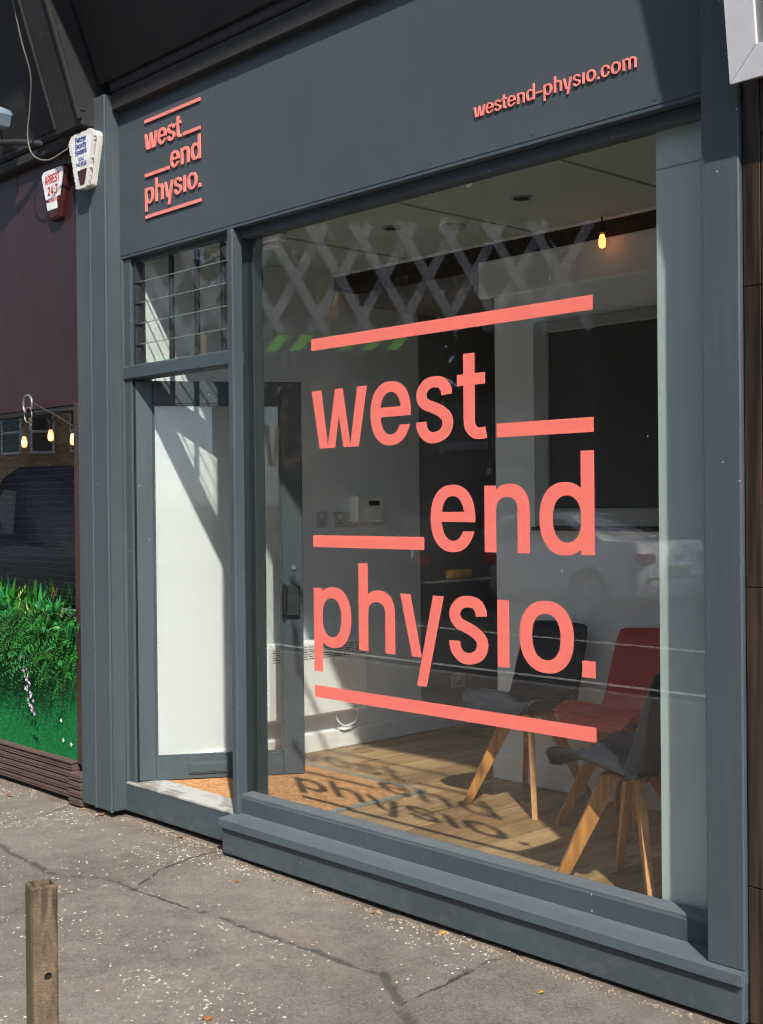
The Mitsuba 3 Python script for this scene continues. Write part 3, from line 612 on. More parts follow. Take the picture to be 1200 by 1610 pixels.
obj(k + '__cover', face_text(F2, .006, 0, 0, -.2035), 'box_white')
rg = np.random.default_rng(5); q = []
for i in range(120):
    t = i / 120 * P2.exterior.length; e = P2.exterior.interpolate(t); q.append((e.x + rg.normal(0, .0028), e.y + rg.normal(0, .0028)))
rp = Polygon(q).buffer(0); m = extr(rp.buffer(.004), .012); m.apply_transform(TOY); m.apply_translation([0, -.196, 0]); obj(k + '__torn_rim', m, 'box_cream')
put_text(k + '__print', 'Fletcher', .025, -1.508, 3.258, -.2100, 'print_blue', .80)
put_text(k + '__print', 'Security', .025, -1.508, 3.228, -.2100, 'print_blue', .80)
put_text(k + '__print', 'Systems', .025, -1.508, 3.198, -.2100, 'print_blue', .80)
put_text(k + '__print', '0141', .017, -1.505, 3.166, -.2100, 'print_blue', .85)
put_text(k + '__print', '942 8123', .017, -1.505, 3.142, -.2100, 'print_blue', .85)
tag(k, 'battered white alarm box on the grey pilaster, blue lettering', 'alarm box')

# ------------------------------------------------------------------ shop to the left
k = 'burgundy_shop'
tag(k, 'burgundy shop front with dark window and turf panel, left of the grey pilaster', 'shop front')
lx0, lx1 = -5.2, -1.676
for a, b in ((-5.2, -3.4), (-3.396, -2.372), (-2.368, -1.70)): obj(k + '__fascia_panel', cb((a, -.10, 2.015), (b, -.05, 3.31), .002), 'burgundy')
obj(k + '__corner_trim', cb((-1.785, -.112, .20), (-1.674, .0, 2.02), .004), 'brown_trim')
obj(k + '__corner_trim', cb((-1.71, -.105, 2.02), (-1.674, .0, 3.31), .003), 'brown_trim')
obj(k + '__window_head', cb((-5.2, -.098, 1.985), (-1.787, .02, 2.013), .003), 'slot_black')
obj(k + '__window_pane', pane(-5.2, -1.786, .95, 1.99, -.07), 'pane_glass')
obj(k + '__turf_panel', bx((-5.2, -.098, .20), (-1.786, -.05, .90)), 'turf')
obj(k + '__window_sill', cb((-5.2, -.097, .901), (-1.786, .0, .955), .004), 'slot_black')
obj(k + '__back_room', cat([bx((-5.2, 1.6, .1), (-1.7, 1.7, 3.2)), bx((-5.2, .0, .90), (-1.7, 1.6, .95)), bx((-5.2, 0, 2.3), (-1.7, 1.6, 2.4)), bx((-1.72, 0, .9), (-1.68, 1.7, 2.4)), bx((-5.25, 0, .9), (-5.2, 1.7, 2.4))]), 'dark_wall')
for i in range(5): obj(k + '__base_board', cat([cb((-5.2, -.135, .025 + i * .035), (-1.79, -.09, .0575 + i * .035), .004)] + [cb((-5.2, -.1385, .030 + i * .035 + j * .011), (-1.79, -.13, .036 + i * .035 + j * .011), .002) for j in range(2)]), 'deck_brown')
obj(k + '__base_cap', cb((-5.2, -.142, .200), (-1.79, -.09, .212), .003), 'deck_brown')
for i in range(4): obj(k + '__corner_board', cat([cb((-1.80, -.155, .004 + i * .041), (-1.674, -.10, .042 + i * .041), .005)] + [cb((-1.80, -.158, .010 + i * .041 + j * .013), (-1.674, -.15, .017 + i * .041 + j * .013), .002) for j in range(2)]), 'deck_brown')
for i in range(28):
    z = .985 + i * .036
    obj(k + '__blind_slat', xform(cb((-5.1, -.0178, -.0008), (-1.80, .0178, .0008), .0004), trimesh.transformations.translation_matrix([0, .06, z]) @ trimesh.transformations.rotation_matrix(math.radians(-89), [1, 0, 0])), 'blind_black')
for i in range(28):
    z = .985 + i * .036
    obj(k + '__blind_clip', bx((-1.895, .040, z - .0012), (-1.80, .043, z + .0012)), 'frame_grey')
    obj(k + '__blind_cord', tube([(x_, .042, z + .0015 * math.sin(x_ * 9 + i)) for x_ in np.linspace(-5.1, -1.9, 20)], .0007, 4), 'blind_line')
for x, z, d in ((-2.466, 1.858, 'left'), (-2.17, 1.88, 'middle'), (-1.935, 1.85, 'right')):
    edison(numbered('window_lamp'), x, -.03, z, 1.985, f'glowing filament bulb in the burgundy shop window, {d} of three', 'light bulb', 'bulbs in the dark window', .85)
k = 'wall_hook'
th = np.linspace(-.6, 4.2, 22)
obj(k + '__hook', tube([(-2.21 + .048 * math.cos(t), -.14, 2.040 + .048 * math.sin(t)) for t in th], .007, 8), 'metal_grey', 60)
obj(k + '__arm', tube([(-2.17, -.14, 2.048), (-1.95, -.13, 1.975), (-1.77, -.12, 1.905)], .005, 6), 'metal_dark', 60)
obj(k + '__stay', tube([(-2.16, -.135, 2.00), (-1.77, -.125, 1.99)], .003, 6), 'metal_dark')
obj(k + '__ring', tube([(-2.215 + .04 * math.cos(t), -.135, 1.985 + .04 * math.sin(t)) for t in np.linspace(0, 6.28, 26)], .004, 6), 'metal_grey', 60)
tag(k, 'curled metal hook with thin stay at the top of the dark window', 'hook')

# hanging greenery
def leaf_quad(c, d, up, L, W, bend=.25):
    d = d / (np.linalg.norm(d) + 1e-9); s = np.cross(d, up); s /= np.linalg.norm(s) + 1e-9; n = np.cross(s, d)
    return [c, c + d * L * .45 + s * W + n * L * .04, c + d * L - n * L * bend, c + d * L * .45 - s * W + n * L * .04]
class Cards:
    def __init__(self): self.v, self.f = [], []
    def add(self, q): b = len(self.v); self.v += list(q); self.f += [[b, b + 1, b + 2], [b, b + 2, b + 3]]
    def mesh(self): return (np.array(self.v), np.array(self.f))
sets = [Cards() for _ in range(5)]
def fern(c, d, L, n, W, si):
    d = d / np.linalg.norm(d); p = np.array(c, float); step = L / n
    for i in range(n):
        d = d + np.array([0, 0, -.10]); d /= np.linalg.norm(d); p = p + d * step; s = np.cross(d, [0, -1, .2]); s /= np.linalg.norm(s) + 1e-9; k_ = W * (1 - .6 * i / n)
        for sg in (-1, 1): sets[si].add(leaf_quad(p, s * sg + d * .5 + rng.normal(0, .12, 3), np.array([0, -1, .3]), k_, k_ * .28))
for i in range(1500):                                                                       # fern fronds drooping over the panel
    x = random.uniform(-3.9, -1.75); z = random.triangular(.62, 1.03, .93); y = -.09 - random.uniform(0, .12)
    d = np.array([random.uniform(-.7, .7), -random.uniform(.2, 1.0), random.uniform(-1, .5)])
    fern((x, y, z), d, random.uniform(.07, .17), random.randint(6, 9), random.uniform(.014, .026), random.choices([0, 1, 2, 4], [4, 4, 1.3, .8])[0])
for i in range(300):                                                                       # trailing stems, darker
    x = random.uniform(-3.9, -1.76); z = random.uniform(.60, .85); y = -.115 - random.uniform(0, .05)
    fern((x, y, z), np.array([random.uniform(-.15, .15), -.12, -1]), random.uniform(.10, .24) * (1.25 if abs(x + 2.1) < .2 else 1), random.randint(9, 14), random.uniform(.010, .017), random.choices([0, 1, 4], [3, 1, 3])[0])
for i in range(150):                                                                       # grass blades
    x = random.uniform(-3.9, -1.81); z = random.uniform(.86, 1.01); o = np.array([x, -.13 - random.uniform(0, .07), z]); si = random.choices([1, 2, 3], [2, 2, .7])[0]
    for j in range(random.randint(3, 6)):
        d = np.array([random.uniform(-1, 1), -random.uniform(.1, .9), random.uniform(-.1, 1.3)]); sets[si].add(leaf_quad(o, d, np.array([0, -1, .5]), random.uniform(.06, .13), random.uniform(.0025, .005), .3))
for i in range(170):                                                                       # broad ivy leaves
    x = random.uniform(-3.9, -1.75); z = random.uniform(.70, 1.02); o = np.array([x, -.17 - random.uniform(-.03, .05), z])
    d0 = np.array([random.uniform(-1, 1), -.5, random.uniform(-1, .3)])
    for a in (-.8, 0, .8): sets[random.choice([1, 2])].add(leaf_quad(o, d0 + np.array([a, 0, -a * .3]), np.array([0, -1, .4]), random.uniform(.03, .05), .012, .1))
k = 'hanging_greenery'
for s, m, n_ in zip(sets, LEAF, ('dark_fern', 'fresh_fern', 'bright_leaf', 'straw_blade', 'dry_stem')):
    obj(f'{k}__{n_}', s.mesh(), m, kind='stuff')
tag(k, 'thick artificial greenery hanging over the turf panel under the dark window', 'hanging plants')
fl = {0: Cards(), 1: Cards()}
for i in range(26):
    t = i / 26; c = np.array([-2.13 + .07 * t + random.uniform(-.012, .012), -.21 + random.uniform(-.015, .015), .665 - .24 * t])
    for j in range(4): fl[0 if (t < .25 or random.random() < .4) else 1].add(leaf_quad(c, np.array([math.cos(j * 1.57 + t * 9), -.5, math.sin(j * 1.57 + t * 9)]), np.array([0, -1, 0]), .014, .006, .1))
for c0 in ((-2.23, .70), (-2.20, .715), (-1.93, .30), (-1.85, .29), (-1.95, .40)):
    for j in range(4): fl[0].add(leaf_quad(np.array([c0[0], -.2 if c0[1] > .5 else -.105, c0[1]]), np.array([math.cos(j * 1.57), -.35, math.sin(j * 1.57)]), np.array([0, -1, 0]), .015, .006, .1))
obj('hanging_flowers__white_petal', fl[0].mesh(), 'petal_white', kind='stuff'); obj('hanging_flowers__lilac_petal', fl[1].mesh(), 'petal_lilac', kind='stuff')
tag('hanging_flowers', 'drooping string of white and lilac artificial flowers', 'flowers')

# ------------------------------------------------------------------ shop to the right
k = 'tiled_wall'
obj(k + '__backing', bx((2.010, -.118, .02), (6, .3, 3.4)), 'grout')
xs_ = [2.0105, 2.066, 2.26, 2.454, 2.648, 2.842]
for i in range(5):
    off = (0, .42, .21, .63, 0)[i] - .43
    for j in range(-1, 5):
        z0, z1 = .408 + off + (j - 1) * .847 + (.43 if i == 0 else .43), 0
        z1 = z0 + .844; z0, z1 = max(z0, .02), min(z1, 3.3)
        if z1 - z0 > .05: obj(k + '__tile', cb((xs_[i], -.130, z0), (xs_[i + 1] - .003, -.118, z1), .0015), 'wood_tile')
tag(k, 'dark wood-effect tiled wall at the right edge', 'tiled wall')
k = 'light_box_sign'
sg = lambda x, h, t: np.array([x, -.23 - .125 * h, 2.640 + h])      # canted front plane
def canted_slab(x0, x1, h0, h1, t0, t1):
    n = np.array([0, -1.0, -.125]) / math.hypot(1, .125); return hull([sg(x, h, 0) + n * t for x in (x0, x1) for h in (h0, h1) for t in (t0, t1)])
obj(k + '__case', hull([tuple(sg(x, h, 0)) for x in (2.050, 4.2) for h in (.006, .9)] + [(x, -.135, z) for x in (2.050, 4.2) for z in (2.67, 3.48)]), 'metal_grey')
fr = .086
obj(k + '__frame', hull([sg(x, h, 0) + np.array([0, -1, -.125]) * t for x, h in ((2.040, 0), (2.040, .9), (2.040 + fr, .9), (2.040 + fr, fr)) for t in (0, .012)]), 'silver_frame')
obj(k + '__frame', hull([sg(x, h, 0) + np.array([0, -1, -.125]) * t for x, h in ((2.0415, 0), (4.2, 0), (4.2, fr), (2.0415 + fr, fr - .001)) for t in (0, .0118)]), 'silver_frame')
obj(k + '__panel', canted_slab(2.040 + fr, 4.2, fr, .9, -.03, -.02), 'sign_inner')
obj(k + '__print', canted_slab(2.040 + fr + .02, 3.4, fr + .05, .30, -.02, -.018), 'sign_pink')
obj(k + '__gasket', cat([canted_slab(2.040 + fr - .004, 2.040 + fr + .006, fr, .9, -.02, -.004)]), 'metal_dark')
tag(k, 'silver framed sign box at the top right corner', 'sign')

# ------------------------------------------------------------------ post and litter
k = 'wooden_post'
pc, a = np.array([1.452, -2.016]), math.radians(75.3)
ca, sa = math.cos(a), math.sin(a)
hw = .0284
outer = cb((-hw, -hw, -.1), (hw, hw, .70), .004); 
inner = bx((-hw + .006, -hw + .006, .655), (hw - .006, hw - .006, .72))
hole = trimesh.creation.cylinder(.0083, .02, sections=20); hole.apply_transform(trimesh.transformations.rotation_matrix(math.pi / 2, [1, 0, 0])); hole.apply_translation([.006, -hw, .508])
tubeM = m2t(t2m(outer) - t2m(inner) - t2m(hole))
PM = np.eye(4); PM[0, :2] = [ca, -sa]; PM[1, :2] = [sa, ca]; PM[:2, 3] = pc
obj(k + '__shaft', xform(tubeM, PM), 'post_weathered')
hb = trimesh.creation.cylinder(.0081, .006, sections=20); hb.apply_transform(trimesh.transformations.rotation_matrix(math.pi / 2, [1, 0, 0])); hb.apply_translation([.006, -hw + .0085, .508])
obj(k + '__bolt_hole', xform(hb, PM), 'hole_dark')
tag(k, 'short weathered square post on the pavement at lower left', 'post')
def fallen(x, y, s, m, lab, rot):
    out = [(0, 0), (.35, .30), (.55, .75), (.25, .55), (.0, 1.0), (-.25, .55), (-.55, .75), (-.35, .30)]
    z = float(grid_noise(np.array([x]), np.array([y]))[0]); c, n_ = math.cos(rot), math.sin(rot); v = [(0, .45, .35)] + [(px, py, .12 + .3 * abs(px) * random.uniform(.4, 1.6)) for px, py in out]
    v = np.array([(x + s * (px * c - py * n_), y + s * (px * n_ + py * c), z + .002 + s * pz) for px, py, pz in v])
    obj('fallen_leaf', (v, np.array([(0, 1 + i, 1 + (i + 1) % 8) for i in range(8)])), m, label=lab, cat='leaf', group='fallen leaves on the pavement')
for x, y, s, m, r, lab in ((-.139, -.337, .022, 'leaf_brown', 1, 'brown fallen leaf on open asphalt below the sill corner'), (.52, -.185, .026, 'leaf_brown', 2, 'curled brown leaf against the middle of the stall riser'), (.847, -.185, .030, 'leaf_ochre', .4, 'yellow-orange leaf against the right half of the stall riser'), (1.434, -.334, .022, 'leaf_ochre', 2.4, 'small ochre leaf on the coarse asphalt at lower right'), (.887, -1.202, .030, 'leaf_brown', .8, 'brown leaf at the bottom edge right of the post'), (-1.45, -.17, .035, 'leaf_brown', 1.2, 'brown leaf under the left pilaster'), (-.844, -.112, .030, 'leaf_brown', 2, 'brown leaf below the door step'), (-2.169, -.271, .035, 'leaf_brown', 3, 'brown leaf at the far left of the pavement'), (-.94, -.105, .025, 'leaf_green', 1, 'green scrap of leaf below the door step'), (-.33, -.185, .025, 'leaf_brown', .2, 'brown leaf beside the left end of the stall riser'), (-.05, -.215, .022, 'leaf_green', .9, 'small green leaf in front of the stall riser'), (-1.62, -.16, .028, 'leaf_ochre', 2.2, 'orange leaf at the outer corner of the left pilaster')):
    fallen(x, y, s, m, lab, r)

# ------------------------------------------------------------------ the other side of the street (seen in the glass)
mat('car_silver', prin((.86, .89, .94), .3, clearcoat=1.0)); mat('car_black', prin((.012, .013, .015), .22, clearcoat=1.0)); mat('van_blue', prin((.020, .030, .065), .25, clearcoat=.8))
mat('car_glass', prin((.015, .018, .02), .08, spec=.8)); mat('tyre', prin((.015, .015, .015), .8)); mat('rim', prin((.75, .76, .78), .4)); mat('tail_red', prin((.22, .010, .008), .2)); mat('plate_yellow', prin((.48, .26, .02), .5)); mat('lamp_clear', prin((.6, .62, .65), .15))
def ext_side(poly, w):
    m = extr(poly, w); m.apply_transform(TOY); m.apply_translation([0, w / 2, 0]); return t2m(m)
def vehicle(k, xr, yc, prof, cabin, W, L, paint, lab, catg, wheels, wr, plate='S331', van=False):
    """nose towards -x; prof and cabin are side outlines measured from the rear bumper"""
    fl_ = lambda P: Polygon([(-x, z) for x, z in P])
    plan = Polygon(sbox(-L, -W / 2, 0, W / 2).buffer(-.35).buffer(.35, quad_segs=6).exterior); pm = t2m(extr(plan, 3))
    def tumble(z0, k_):
        q = Polygon([(-W / 2, 0), (W / 2, 0), (W / 2, z0), (W / 2 - k_, 3), (-W / 2 + k_, 3), (-W / 2, z0)]); m = extr(q, L + 1); m.apply_transform(np.array([[0, 0, -1, .5], [1, 0, 0, 0], [0, 1, 0, 0], [0, 0, 0, 1.0]]))
        if m.volume < 0: m.invert()
        return t2m(m)
    body = ext_side(fl_(prof).buffer(-.05).buffer(.05, quad_segs=5), W) ^ pm ^ tumble(.9, .9 if not van else .2)
    for wx in wheels:
        for s in (-1, 1):
            c = trimesh.creation.cylinder(wr + .05, .5, sections=32); c.apply_transform(trimesh.transformations.rotation_matrix(math.pi / 2, [1, 0, 0])); c.apply_translation([-wx, s * W / 2, wr]); body = body - t2m(c)
    M = np.eye(4); M[:3, 3] = [xr, yc, -.13]
    obj(k + '__body', xform(m2t(body), M), paint, 35)
    cabm = ext_side(fl_(cabin), W + .2) ^ tumble(.9, .9 if not van else .2)
    g = ext_side(fl_(cabin), W + .01) ^ t2m(xform(m2t(tumble(.9, .9 if not van else .2)), np.diag([1, 1 + .012 / W, 1, 1.0])))
    obj(k + '__side_window', xform(m2t(g), M), 'car_glass')
    for wx in wheels:
        for s in (-1, 1):
            c = trimesh.creation.cylinder(wr, .2, sections=32); c.apply_transform(trimesh.transformations.rotation_matrix(math.pi / 2, [1, 0, 0])); c.apply_translation([-wx, s * (W / 2 - .11), wr]); o = obj(k + '__wheel', xform(c, M), 'tyre', 30)
            sp = [trimesh.creation.annulus(wr * .62, wr * .70, .02)] + [trimesh.creation.cylinder(wr * .14, .02)]
            for j in range(10):
                b = bx((wr * .1, -.016, -.01), (wr * .64, .016, .01)); b.apply_transform(trimesh.transformations.rotation_matrix(j * 2 * math.pi / 10, [0, 0, 1])); sp.append(b)
            r_ = cat(sp); r_.apply_transform(trimesh.transformations.rotation_matrix(math.pi / 2, [1, 0, 0])); r_.apply_translation([-wx, s * (W / 2 - .004), wr]); obj(o + '__rim', xform(r_, M), 'rim')
    if not van:
        for s in (-1, 1):
            obj(k + '__tail_lamp', xform(cb((-.30, s * (W / 2 - .34), .74), (.008, s * (W / 2 - .045), .89), .03), M), 'tail_red', 40)
        obj(k + '__bumper_strip', xform(cb((-.2, -W / 2 + .2, .52), (.012, W / 2 - .2, .56), .01), M), 'metal_grey')
        obj(k + '__number_plate', xform(cb((-.05, -.26, .585), (.016, .26, .695), .003), M), 'plate_yellow')
        t = meshkit.text_mesh(plate, .07, .002, True); t.apply_translation([-(t.bounds[1][0] + t.bounds[0][0]) / 2, 0, 0]); t.apply_transform(np.array([[0, 0, 1, .0165], [1, 0, 0, 0], [0, 1, 0, .605], [0, 0, 0, 1.0]])); obj(k + '__plate_print', xform(t, M), 'slot_black')
    else:
        for s in (-1, 1): obj(k + '__headlamp', xform(cb((-L + .02, s * (W / 2 - .45), .75), (-L + .35, s * (W / 2 - .02), .95), .04), M), 'lamp_clear', 40)
        obj(k + '__mirror', xform(cb((-L + 1.15, W / 2, 1.2), (-L + 1.3, W / 2 + .2, 1.45), .04), M), 'lamp_clear', 40)
    tag(k, lab, catg)
SED = [(.15, .25), (.02, .45), (0, .70), (.06, .98), (.20, 1.04), (.75, 1.07), (1.45, 1.42), (2.1, 1.47), (2.7, 1.42), (3.45, 1.0), (4.2, .88), (4.5, .70), (4.55, .45), (4.4, .25)]
SEDC = [(.95, 1.02), (1.50, 1.36), (2.1, 1.41), (2.65, 1.36), (3.25, 1.0)]
HAT = [(.15, .28), (.0, .50), (.02, .80), (.10, 1.05), (.45, 1.45), (1.2, 1.53), (2.3, 1.50), (3.1, 1.08), (3.9, .92), (4.2, .75), (4.25, .45), (4.1, .28)]
HATC = [(.42, 1.08), (.62, 1.40), (1.2, 1.46), (2.2, 1.43), (2.85, 1.08)]
VAN = [(.1, .30), (0, .6), (.0, 2.0), (.15, 2.15), (3.0, 2.2), (3.5, 2.05), (4.25, 1.25), (5.0, 1.02), (5.15, .7), (5.1, .3)]
VANC = [(3.05, 1.25), (3.05, 1.85), (3.42, 1.88), (4.05, 1.27)]
vehicle('silver_car', -6.35, -12.1, SED, SEDC, 1.78, 4.55, 'car_silver', 'silver saloon car parked across the road', 'car', (.95, 3.6), .32)
vehicle('black_car', -8.15, -9.4, HAT, HATC, 1.76, 4.25, 'car_black', 'black hatchback car in the road, yellow rear plate', 'car', (.75, 3.35), .31)
vehicle('blue_van', -9.6, -6.1, VAN, VANC, 1.95, 5.15, 'van_blue', 'dark blue van parked beside the near kerb', 'van', (.95, 4.1), .35, van=True)
# tenement houses
def stone_fn(p, n, uv):
    row = dr.floor(p.z / .32); u = p.x * dr.abs(n.y) + p.y * dr.abs(n.x); cx = dr.floor(u / .7 + .5 * (row - 2 * dr.floor(row / 2)))
    c = mix((.36, .23, .11), (.62, .45, .26), .6 * cell_rand(cx, row, 1) + .4 * fbm(p.x * 3, p.y * 3, p.z * 3, 2)); return c
mat('sandstone', prin(proc(stone_fn), .85)); mat('slate', prin((.06, .065, .075), .6)); mat('sash_white', prin((.85, .85, .84), .5)); mat('house_glass', prin((.012, .014, .016), .1))
def sash(k, c, yaw, w, h):
    M = trimesh.transformations.translation_matrix(c) @ trimesh.transformations.rotation_matrix(yaw, [0, 0, 1])
    o = obj(k + '__window', xform(bx((-w / 2, -.01, -h / 2), (w / 2, .03, h / 2)), M), 'house_glass')
    f = [bx((-w / 2 - .06, .0, -h / 2), (-w / 2 + .04, .06, h / 2)), bx((w / 2 - .04, .0, -h / 2), (w / 2 + .06, .06, h / 2)), bx((-w / 2 + .04, .001, h / 2 - .07), (w / 2 - .04, .061, h / 2)), bx((-w / 2 + .04, .001, -h / 2), (w / 2 - .04, .061, -h / 2 + .1)), bx((-w / 2 + .04, .001, -.04), (w / 2 - .04, .058, .04))]
    obj(o + '__frame', xform(cat(f), M), 'sash_white')
def tenement(xc, lab, y=-20.0, W=9.0):
    k = numbered('sandstone_house')
    obj(k + '__wall', bx((xc - W / 2, y - 8, -.2), (xc + W / 2, y, 5.55)), 'sandstone')
    bay = Polygon([(-1.75, 0), (-1.05, 1.0), (1.05, 1.0), (1.75, 0)]); m = extr(bay, 5.75); m.apply_translation([xc, y, -.2]); obj(k + '__bay', m, 'sandstone')
    rf = hull([(x, yy, 5.55) for x in (xc - W / 2 - .2, xc + W / 2 + .2) for yy in (y + .25, y - 8.2)] + [(x, y - 4, 7.9) for x in (xc - W / 2, xc + W / 2)])
    o = obj(k + '__roof', rf, 'slate'); obj(o + '__chimney', bx((xc + W / 2 - .9, y - 4.5, 6.8), (xc + W / 2 - .1, y - 3, 9.0)), 'sandstone')
    obj(k + '__bay_roof', hull([(xc - 1.9, y, 5.55), (xc + 1.9, y, 5.55), (xc - 1.15, y + 1.15, 5.55), (xc + 1.15, y + 1.15, 5.55), (xc - .5, y, 6.5), (xc + .5, y, 6.5)]), 'slate')
    for z, h in ((1.75, 1.6), (4.3, 1.65)):
        sash(k, (xc, y + 1.0, z), 0, 1.45, h); a = math.atan2(1.0, .7)
        for s in (-1, 1): sash(k, (xc + s * 1.41, y + .50, z), -s * a, .80, h)
        for s in (-1, 1): sash(k, (xc + s * (W / 2 - 1.3), y, z), 0, 1.0, h)
    tag(k, lab, 'house')
for i, xc in enumerate((-58.6, -49.4, -40.2, -31.0)): tenement(xc, ('sandstone bay-windowed house, ' + ('first', 'second', 'third', 'fourth', 'fifth', 'sixth', 'seventh', 'eighth')[i] + ' of the row counted from the far left'))
# trees
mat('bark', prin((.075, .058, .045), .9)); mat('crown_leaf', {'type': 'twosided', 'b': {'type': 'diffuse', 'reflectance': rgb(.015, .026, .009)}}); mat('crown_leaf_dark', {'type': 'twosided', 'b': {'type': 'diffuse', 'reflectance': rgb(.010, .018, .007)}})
def tree(x, y, h, R, lab, seed):
    r = np.random.default_rng(seed); k = numbered('street_tree')
    limbs = [tube([(x, y, -.1), (x + .05, y, h * .25), (x - .05, y + .05, h * .5)], [.26, .2, .13], 10)]; ends = []
    for i in range(9):
        a = i * 2.4 + r.random(); b = np.array([x + .02, y, h * (.26 + .26 * r.random())]); e = b + np.array([math.cos(a) * R * .7, math.sin(a) * R * .7, h * (.15 + .25 * r.random())]); limbs.append(tube([b, (b + e) / 2 + [0, 0, .3], e], [.1, .07, .03], 6)); ends += [e, (b + e) / 2 + [0, 0, .4]]
    obj(k + '__trunk', cat(limbs), 'bark', 50); cs = [Cards(), Cards()]
    for i in range(120):
        e = ends[r.integers(len(ends))] if r.random() < .5 else np.array([x, y, h * .66]) + r.normal(0, 1, 3) * [R * .5, R * .5, h * .15]
        c = e + r.normal(0, .35, 3); rad = r.uniform(.35, .8)
        for j in range(75):
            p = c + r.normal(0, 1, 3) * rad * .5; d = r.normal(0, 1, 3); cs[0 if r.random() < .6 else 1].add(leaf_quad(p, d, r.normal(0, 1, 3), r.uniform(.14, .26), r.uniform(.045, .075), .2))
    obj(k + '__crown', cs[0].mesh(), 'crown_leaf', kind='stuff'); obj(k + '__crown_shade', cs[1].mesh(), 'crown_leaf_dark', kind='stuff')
    tag(k, lab, 'tree', 'trees on the far pavement')
for i, (x, y, h, R, lab) in enumerate(((-9.5, -19.5, 13, 4.0, 'tree behind the silver car'), (-15.5, -22.0, 15, 4.4, 'tallest tree, behind the lattice gantry'), (-22.5, -22.0, 14, 4.2, 'tree beside the last sandstone house'), (-4, -18.5, 12, 3.8, 'tree right of the silver car'), (2.5, -18.0, 12, 3.8, 'rightmost street tree'), (-12.5, -26, 16, 4.6, 'back row tree behind the advert board'), (-19, -27, 16, 4.6, 'back row tree at the left'), (-6, -25, 15, 4.6, 'back row tree at the right'))):
    tree(x, y, h, R, lab + ' across the road', 40 + i)
hv, hf = [], []
hr = np.random.default_rng(3); hc = Cards()
for i in range(46):                                                                        # each conifer: a cone of drooping sprays
    x0, y0, h, R = -48 + i * 1.45 + hr.normal(0, .3), -29 + hr.normal(0, .7), hr.uniform(14, 19), hr.uniform(1.5, 2.0)
    for j in range(420):
        t = hr.random() ** .7; a = hr.random() * 6.283; rr = R * (1 - t) ** .8 * hr.uniform(.55, 1.05); c = np.array([x0 + rr * math.cos(a), y0 + rr * math.sin(a), h * t])
        hc.add(leaf_quad(c, np.array([math.cos(a), math.sin(a), -.6]), np.array([0, 0, 1.0]), hr.uniform(.6, 1.2), hr.uniform(.22, .42), .2))
obj('conifer_belt', hc.mesh(), 'crown_leaf_dark', label='dense dark belt of tall conifers behind the trees across the road', cat='trees', kind='stuff')
obj('garden_hedge', hull([(x, y, z) for x in (-27, 12) for y, z in ((-32, 0), (-30.0, 0), (-30.4, 9.0), (-31.6, 9.0))]), 'crown_leaf_dark', label='tall clipped hedge behind the conifers across the road', cat='hedge')
# lattice gantry with green stripes, standing askew across the road
mat('gantry_grey', prin((.37, .37, .42), .6)); mat('hazard_green', prin((.26, .95, .02), .6)); mat('hazard_dark', prin((.02, .02, .02), .5))
k = 'lattice_gantry'
ex = np.array([.68, -.73, 0]); fn_ = np.array([.73, .68, 0]); O = np.array([-10.3, -9.6, 0])
GM = np.eye(4); GM[:3, 0] = ex; GM[:3, 1] = -fn_; GM[:3, 2] = [0, 0, 1]; GM[:3, 3] = O
GMx = np.eye(4); GMx[:3, 0] = -ex; GMx[:3, 1] = -fn_; GMx[:3, 3] = O; GMx[2, 2] = 1
def bar(p, q, w, y0, y1):
    p, q = np.array(p), np.array(q); d = (q - p) / np.linalg.norm(q - p); n = np.array([-d[1], d[0]]) * w / 2
    return hull([(c[0], y, c[1]) for c in (p + n, p - n, q + n, q - n) for y in (y0, y1)])
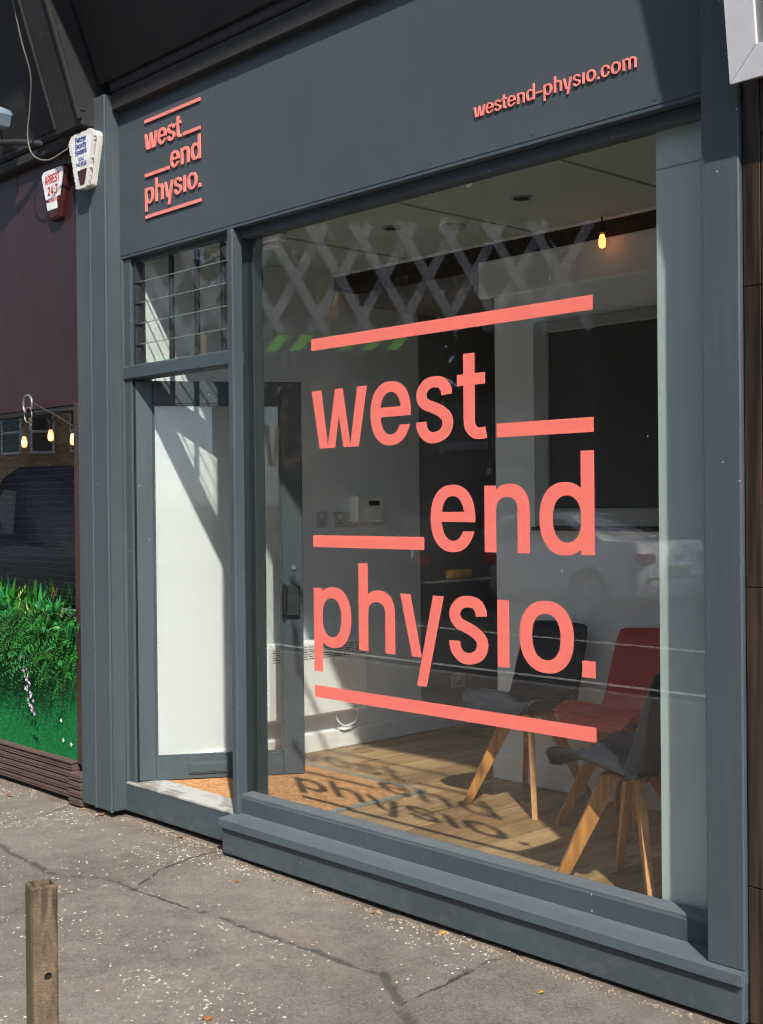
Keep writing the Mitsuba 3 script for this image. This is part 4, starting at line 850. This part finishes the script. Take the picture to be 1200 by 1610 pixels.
for i in range(-5, 10):
    for s in (1, -1):
        m = bar((i * .675 + .34 - s * .465, 4.12), (i * .675 + .34 + s * .465, 5.77), .142, -.03 if s > 0 else .0, .0 if s > 0 else .03)
        obj(k + '__lattice_strut', xform(m, GMx), 'gantry_grey')
obj(k + '__board', xform(bx((-.1, -.02, 3.79), (7.0, .06, 4.12)), GMx), 'hazard_dark')
for i in range(-2, 16): obj(k + '__hazard_stripe', xform(hull([(i * .37 + a, y, z) for a, z in ((.20, 3.84), (.39, 3.84), (.19, 4.08), (0, 4.08)) for y in (-.024, -.02)]), GMx), 'hazard_green')
for x in (6.2, 6.8): obj(k + '__post', xform(bx((x - .1, .06, -.2), (x + .1, .26, 5.9)), GMx), 'gantry_grey')
tag(k, 'grey lattice gantry arm with green striped board reaching over the road', 'gantry')
# advert board
k = 'advert_board'
mat('advert_dark', prin((.03, .03, .032), .4)); mat('advert_white', prin((.7, .7, .7), .5))
obj(k + '__board', cb((-13.4, -14.15, 1.2), (-10.5, -14.0, 3.4), .02), 'advert_dark'); obj(k + '__post', cat([bx((-13.1, -14.14, -.1), (-13.0, -14.02, 1.2)), bx((-10.9, -14.14, -.1), (-10.8, -14.02, 1.2))]), 'metal_dark')
def adv(t, h, x, z):
    m = meshkit.text_mesh(t, h, .004); m.apply_transform(np.array([[-1, 0, 0, 0], [0, 0, 1, 0], [0, 1, 0, 0], [0, 0, 0, 1.0]])); m.apply_translation([x, -13.999, z]); obj(k + '__print', m, 'advert_white')
adv('How', .19, -10.85, 2.95); adv('to feel something', .19, -10.85, 2.50)
st = []
for i in range(4):
    p = Polygon([((.10 if j % 2 == 0 else .042) * math.sin(j * math.pi / 5) + i * .25, (.10 if j % 2 == 0 else .042) * math.cos(j * math.pi / 5)) for j in range(10)]); m = extr(p, .004); m.apply_transform(np.array([[-1, 0, 0, -10.95], [0, 0, 1, -13.999], [0, 1, 0, 2.08], [0, 0, 0, 1.0]])); st.append(m)
obj(k + '__star', cat(st), 'advert_white')
tag(k, 'dark advert board with white words across the road', 'advert board')
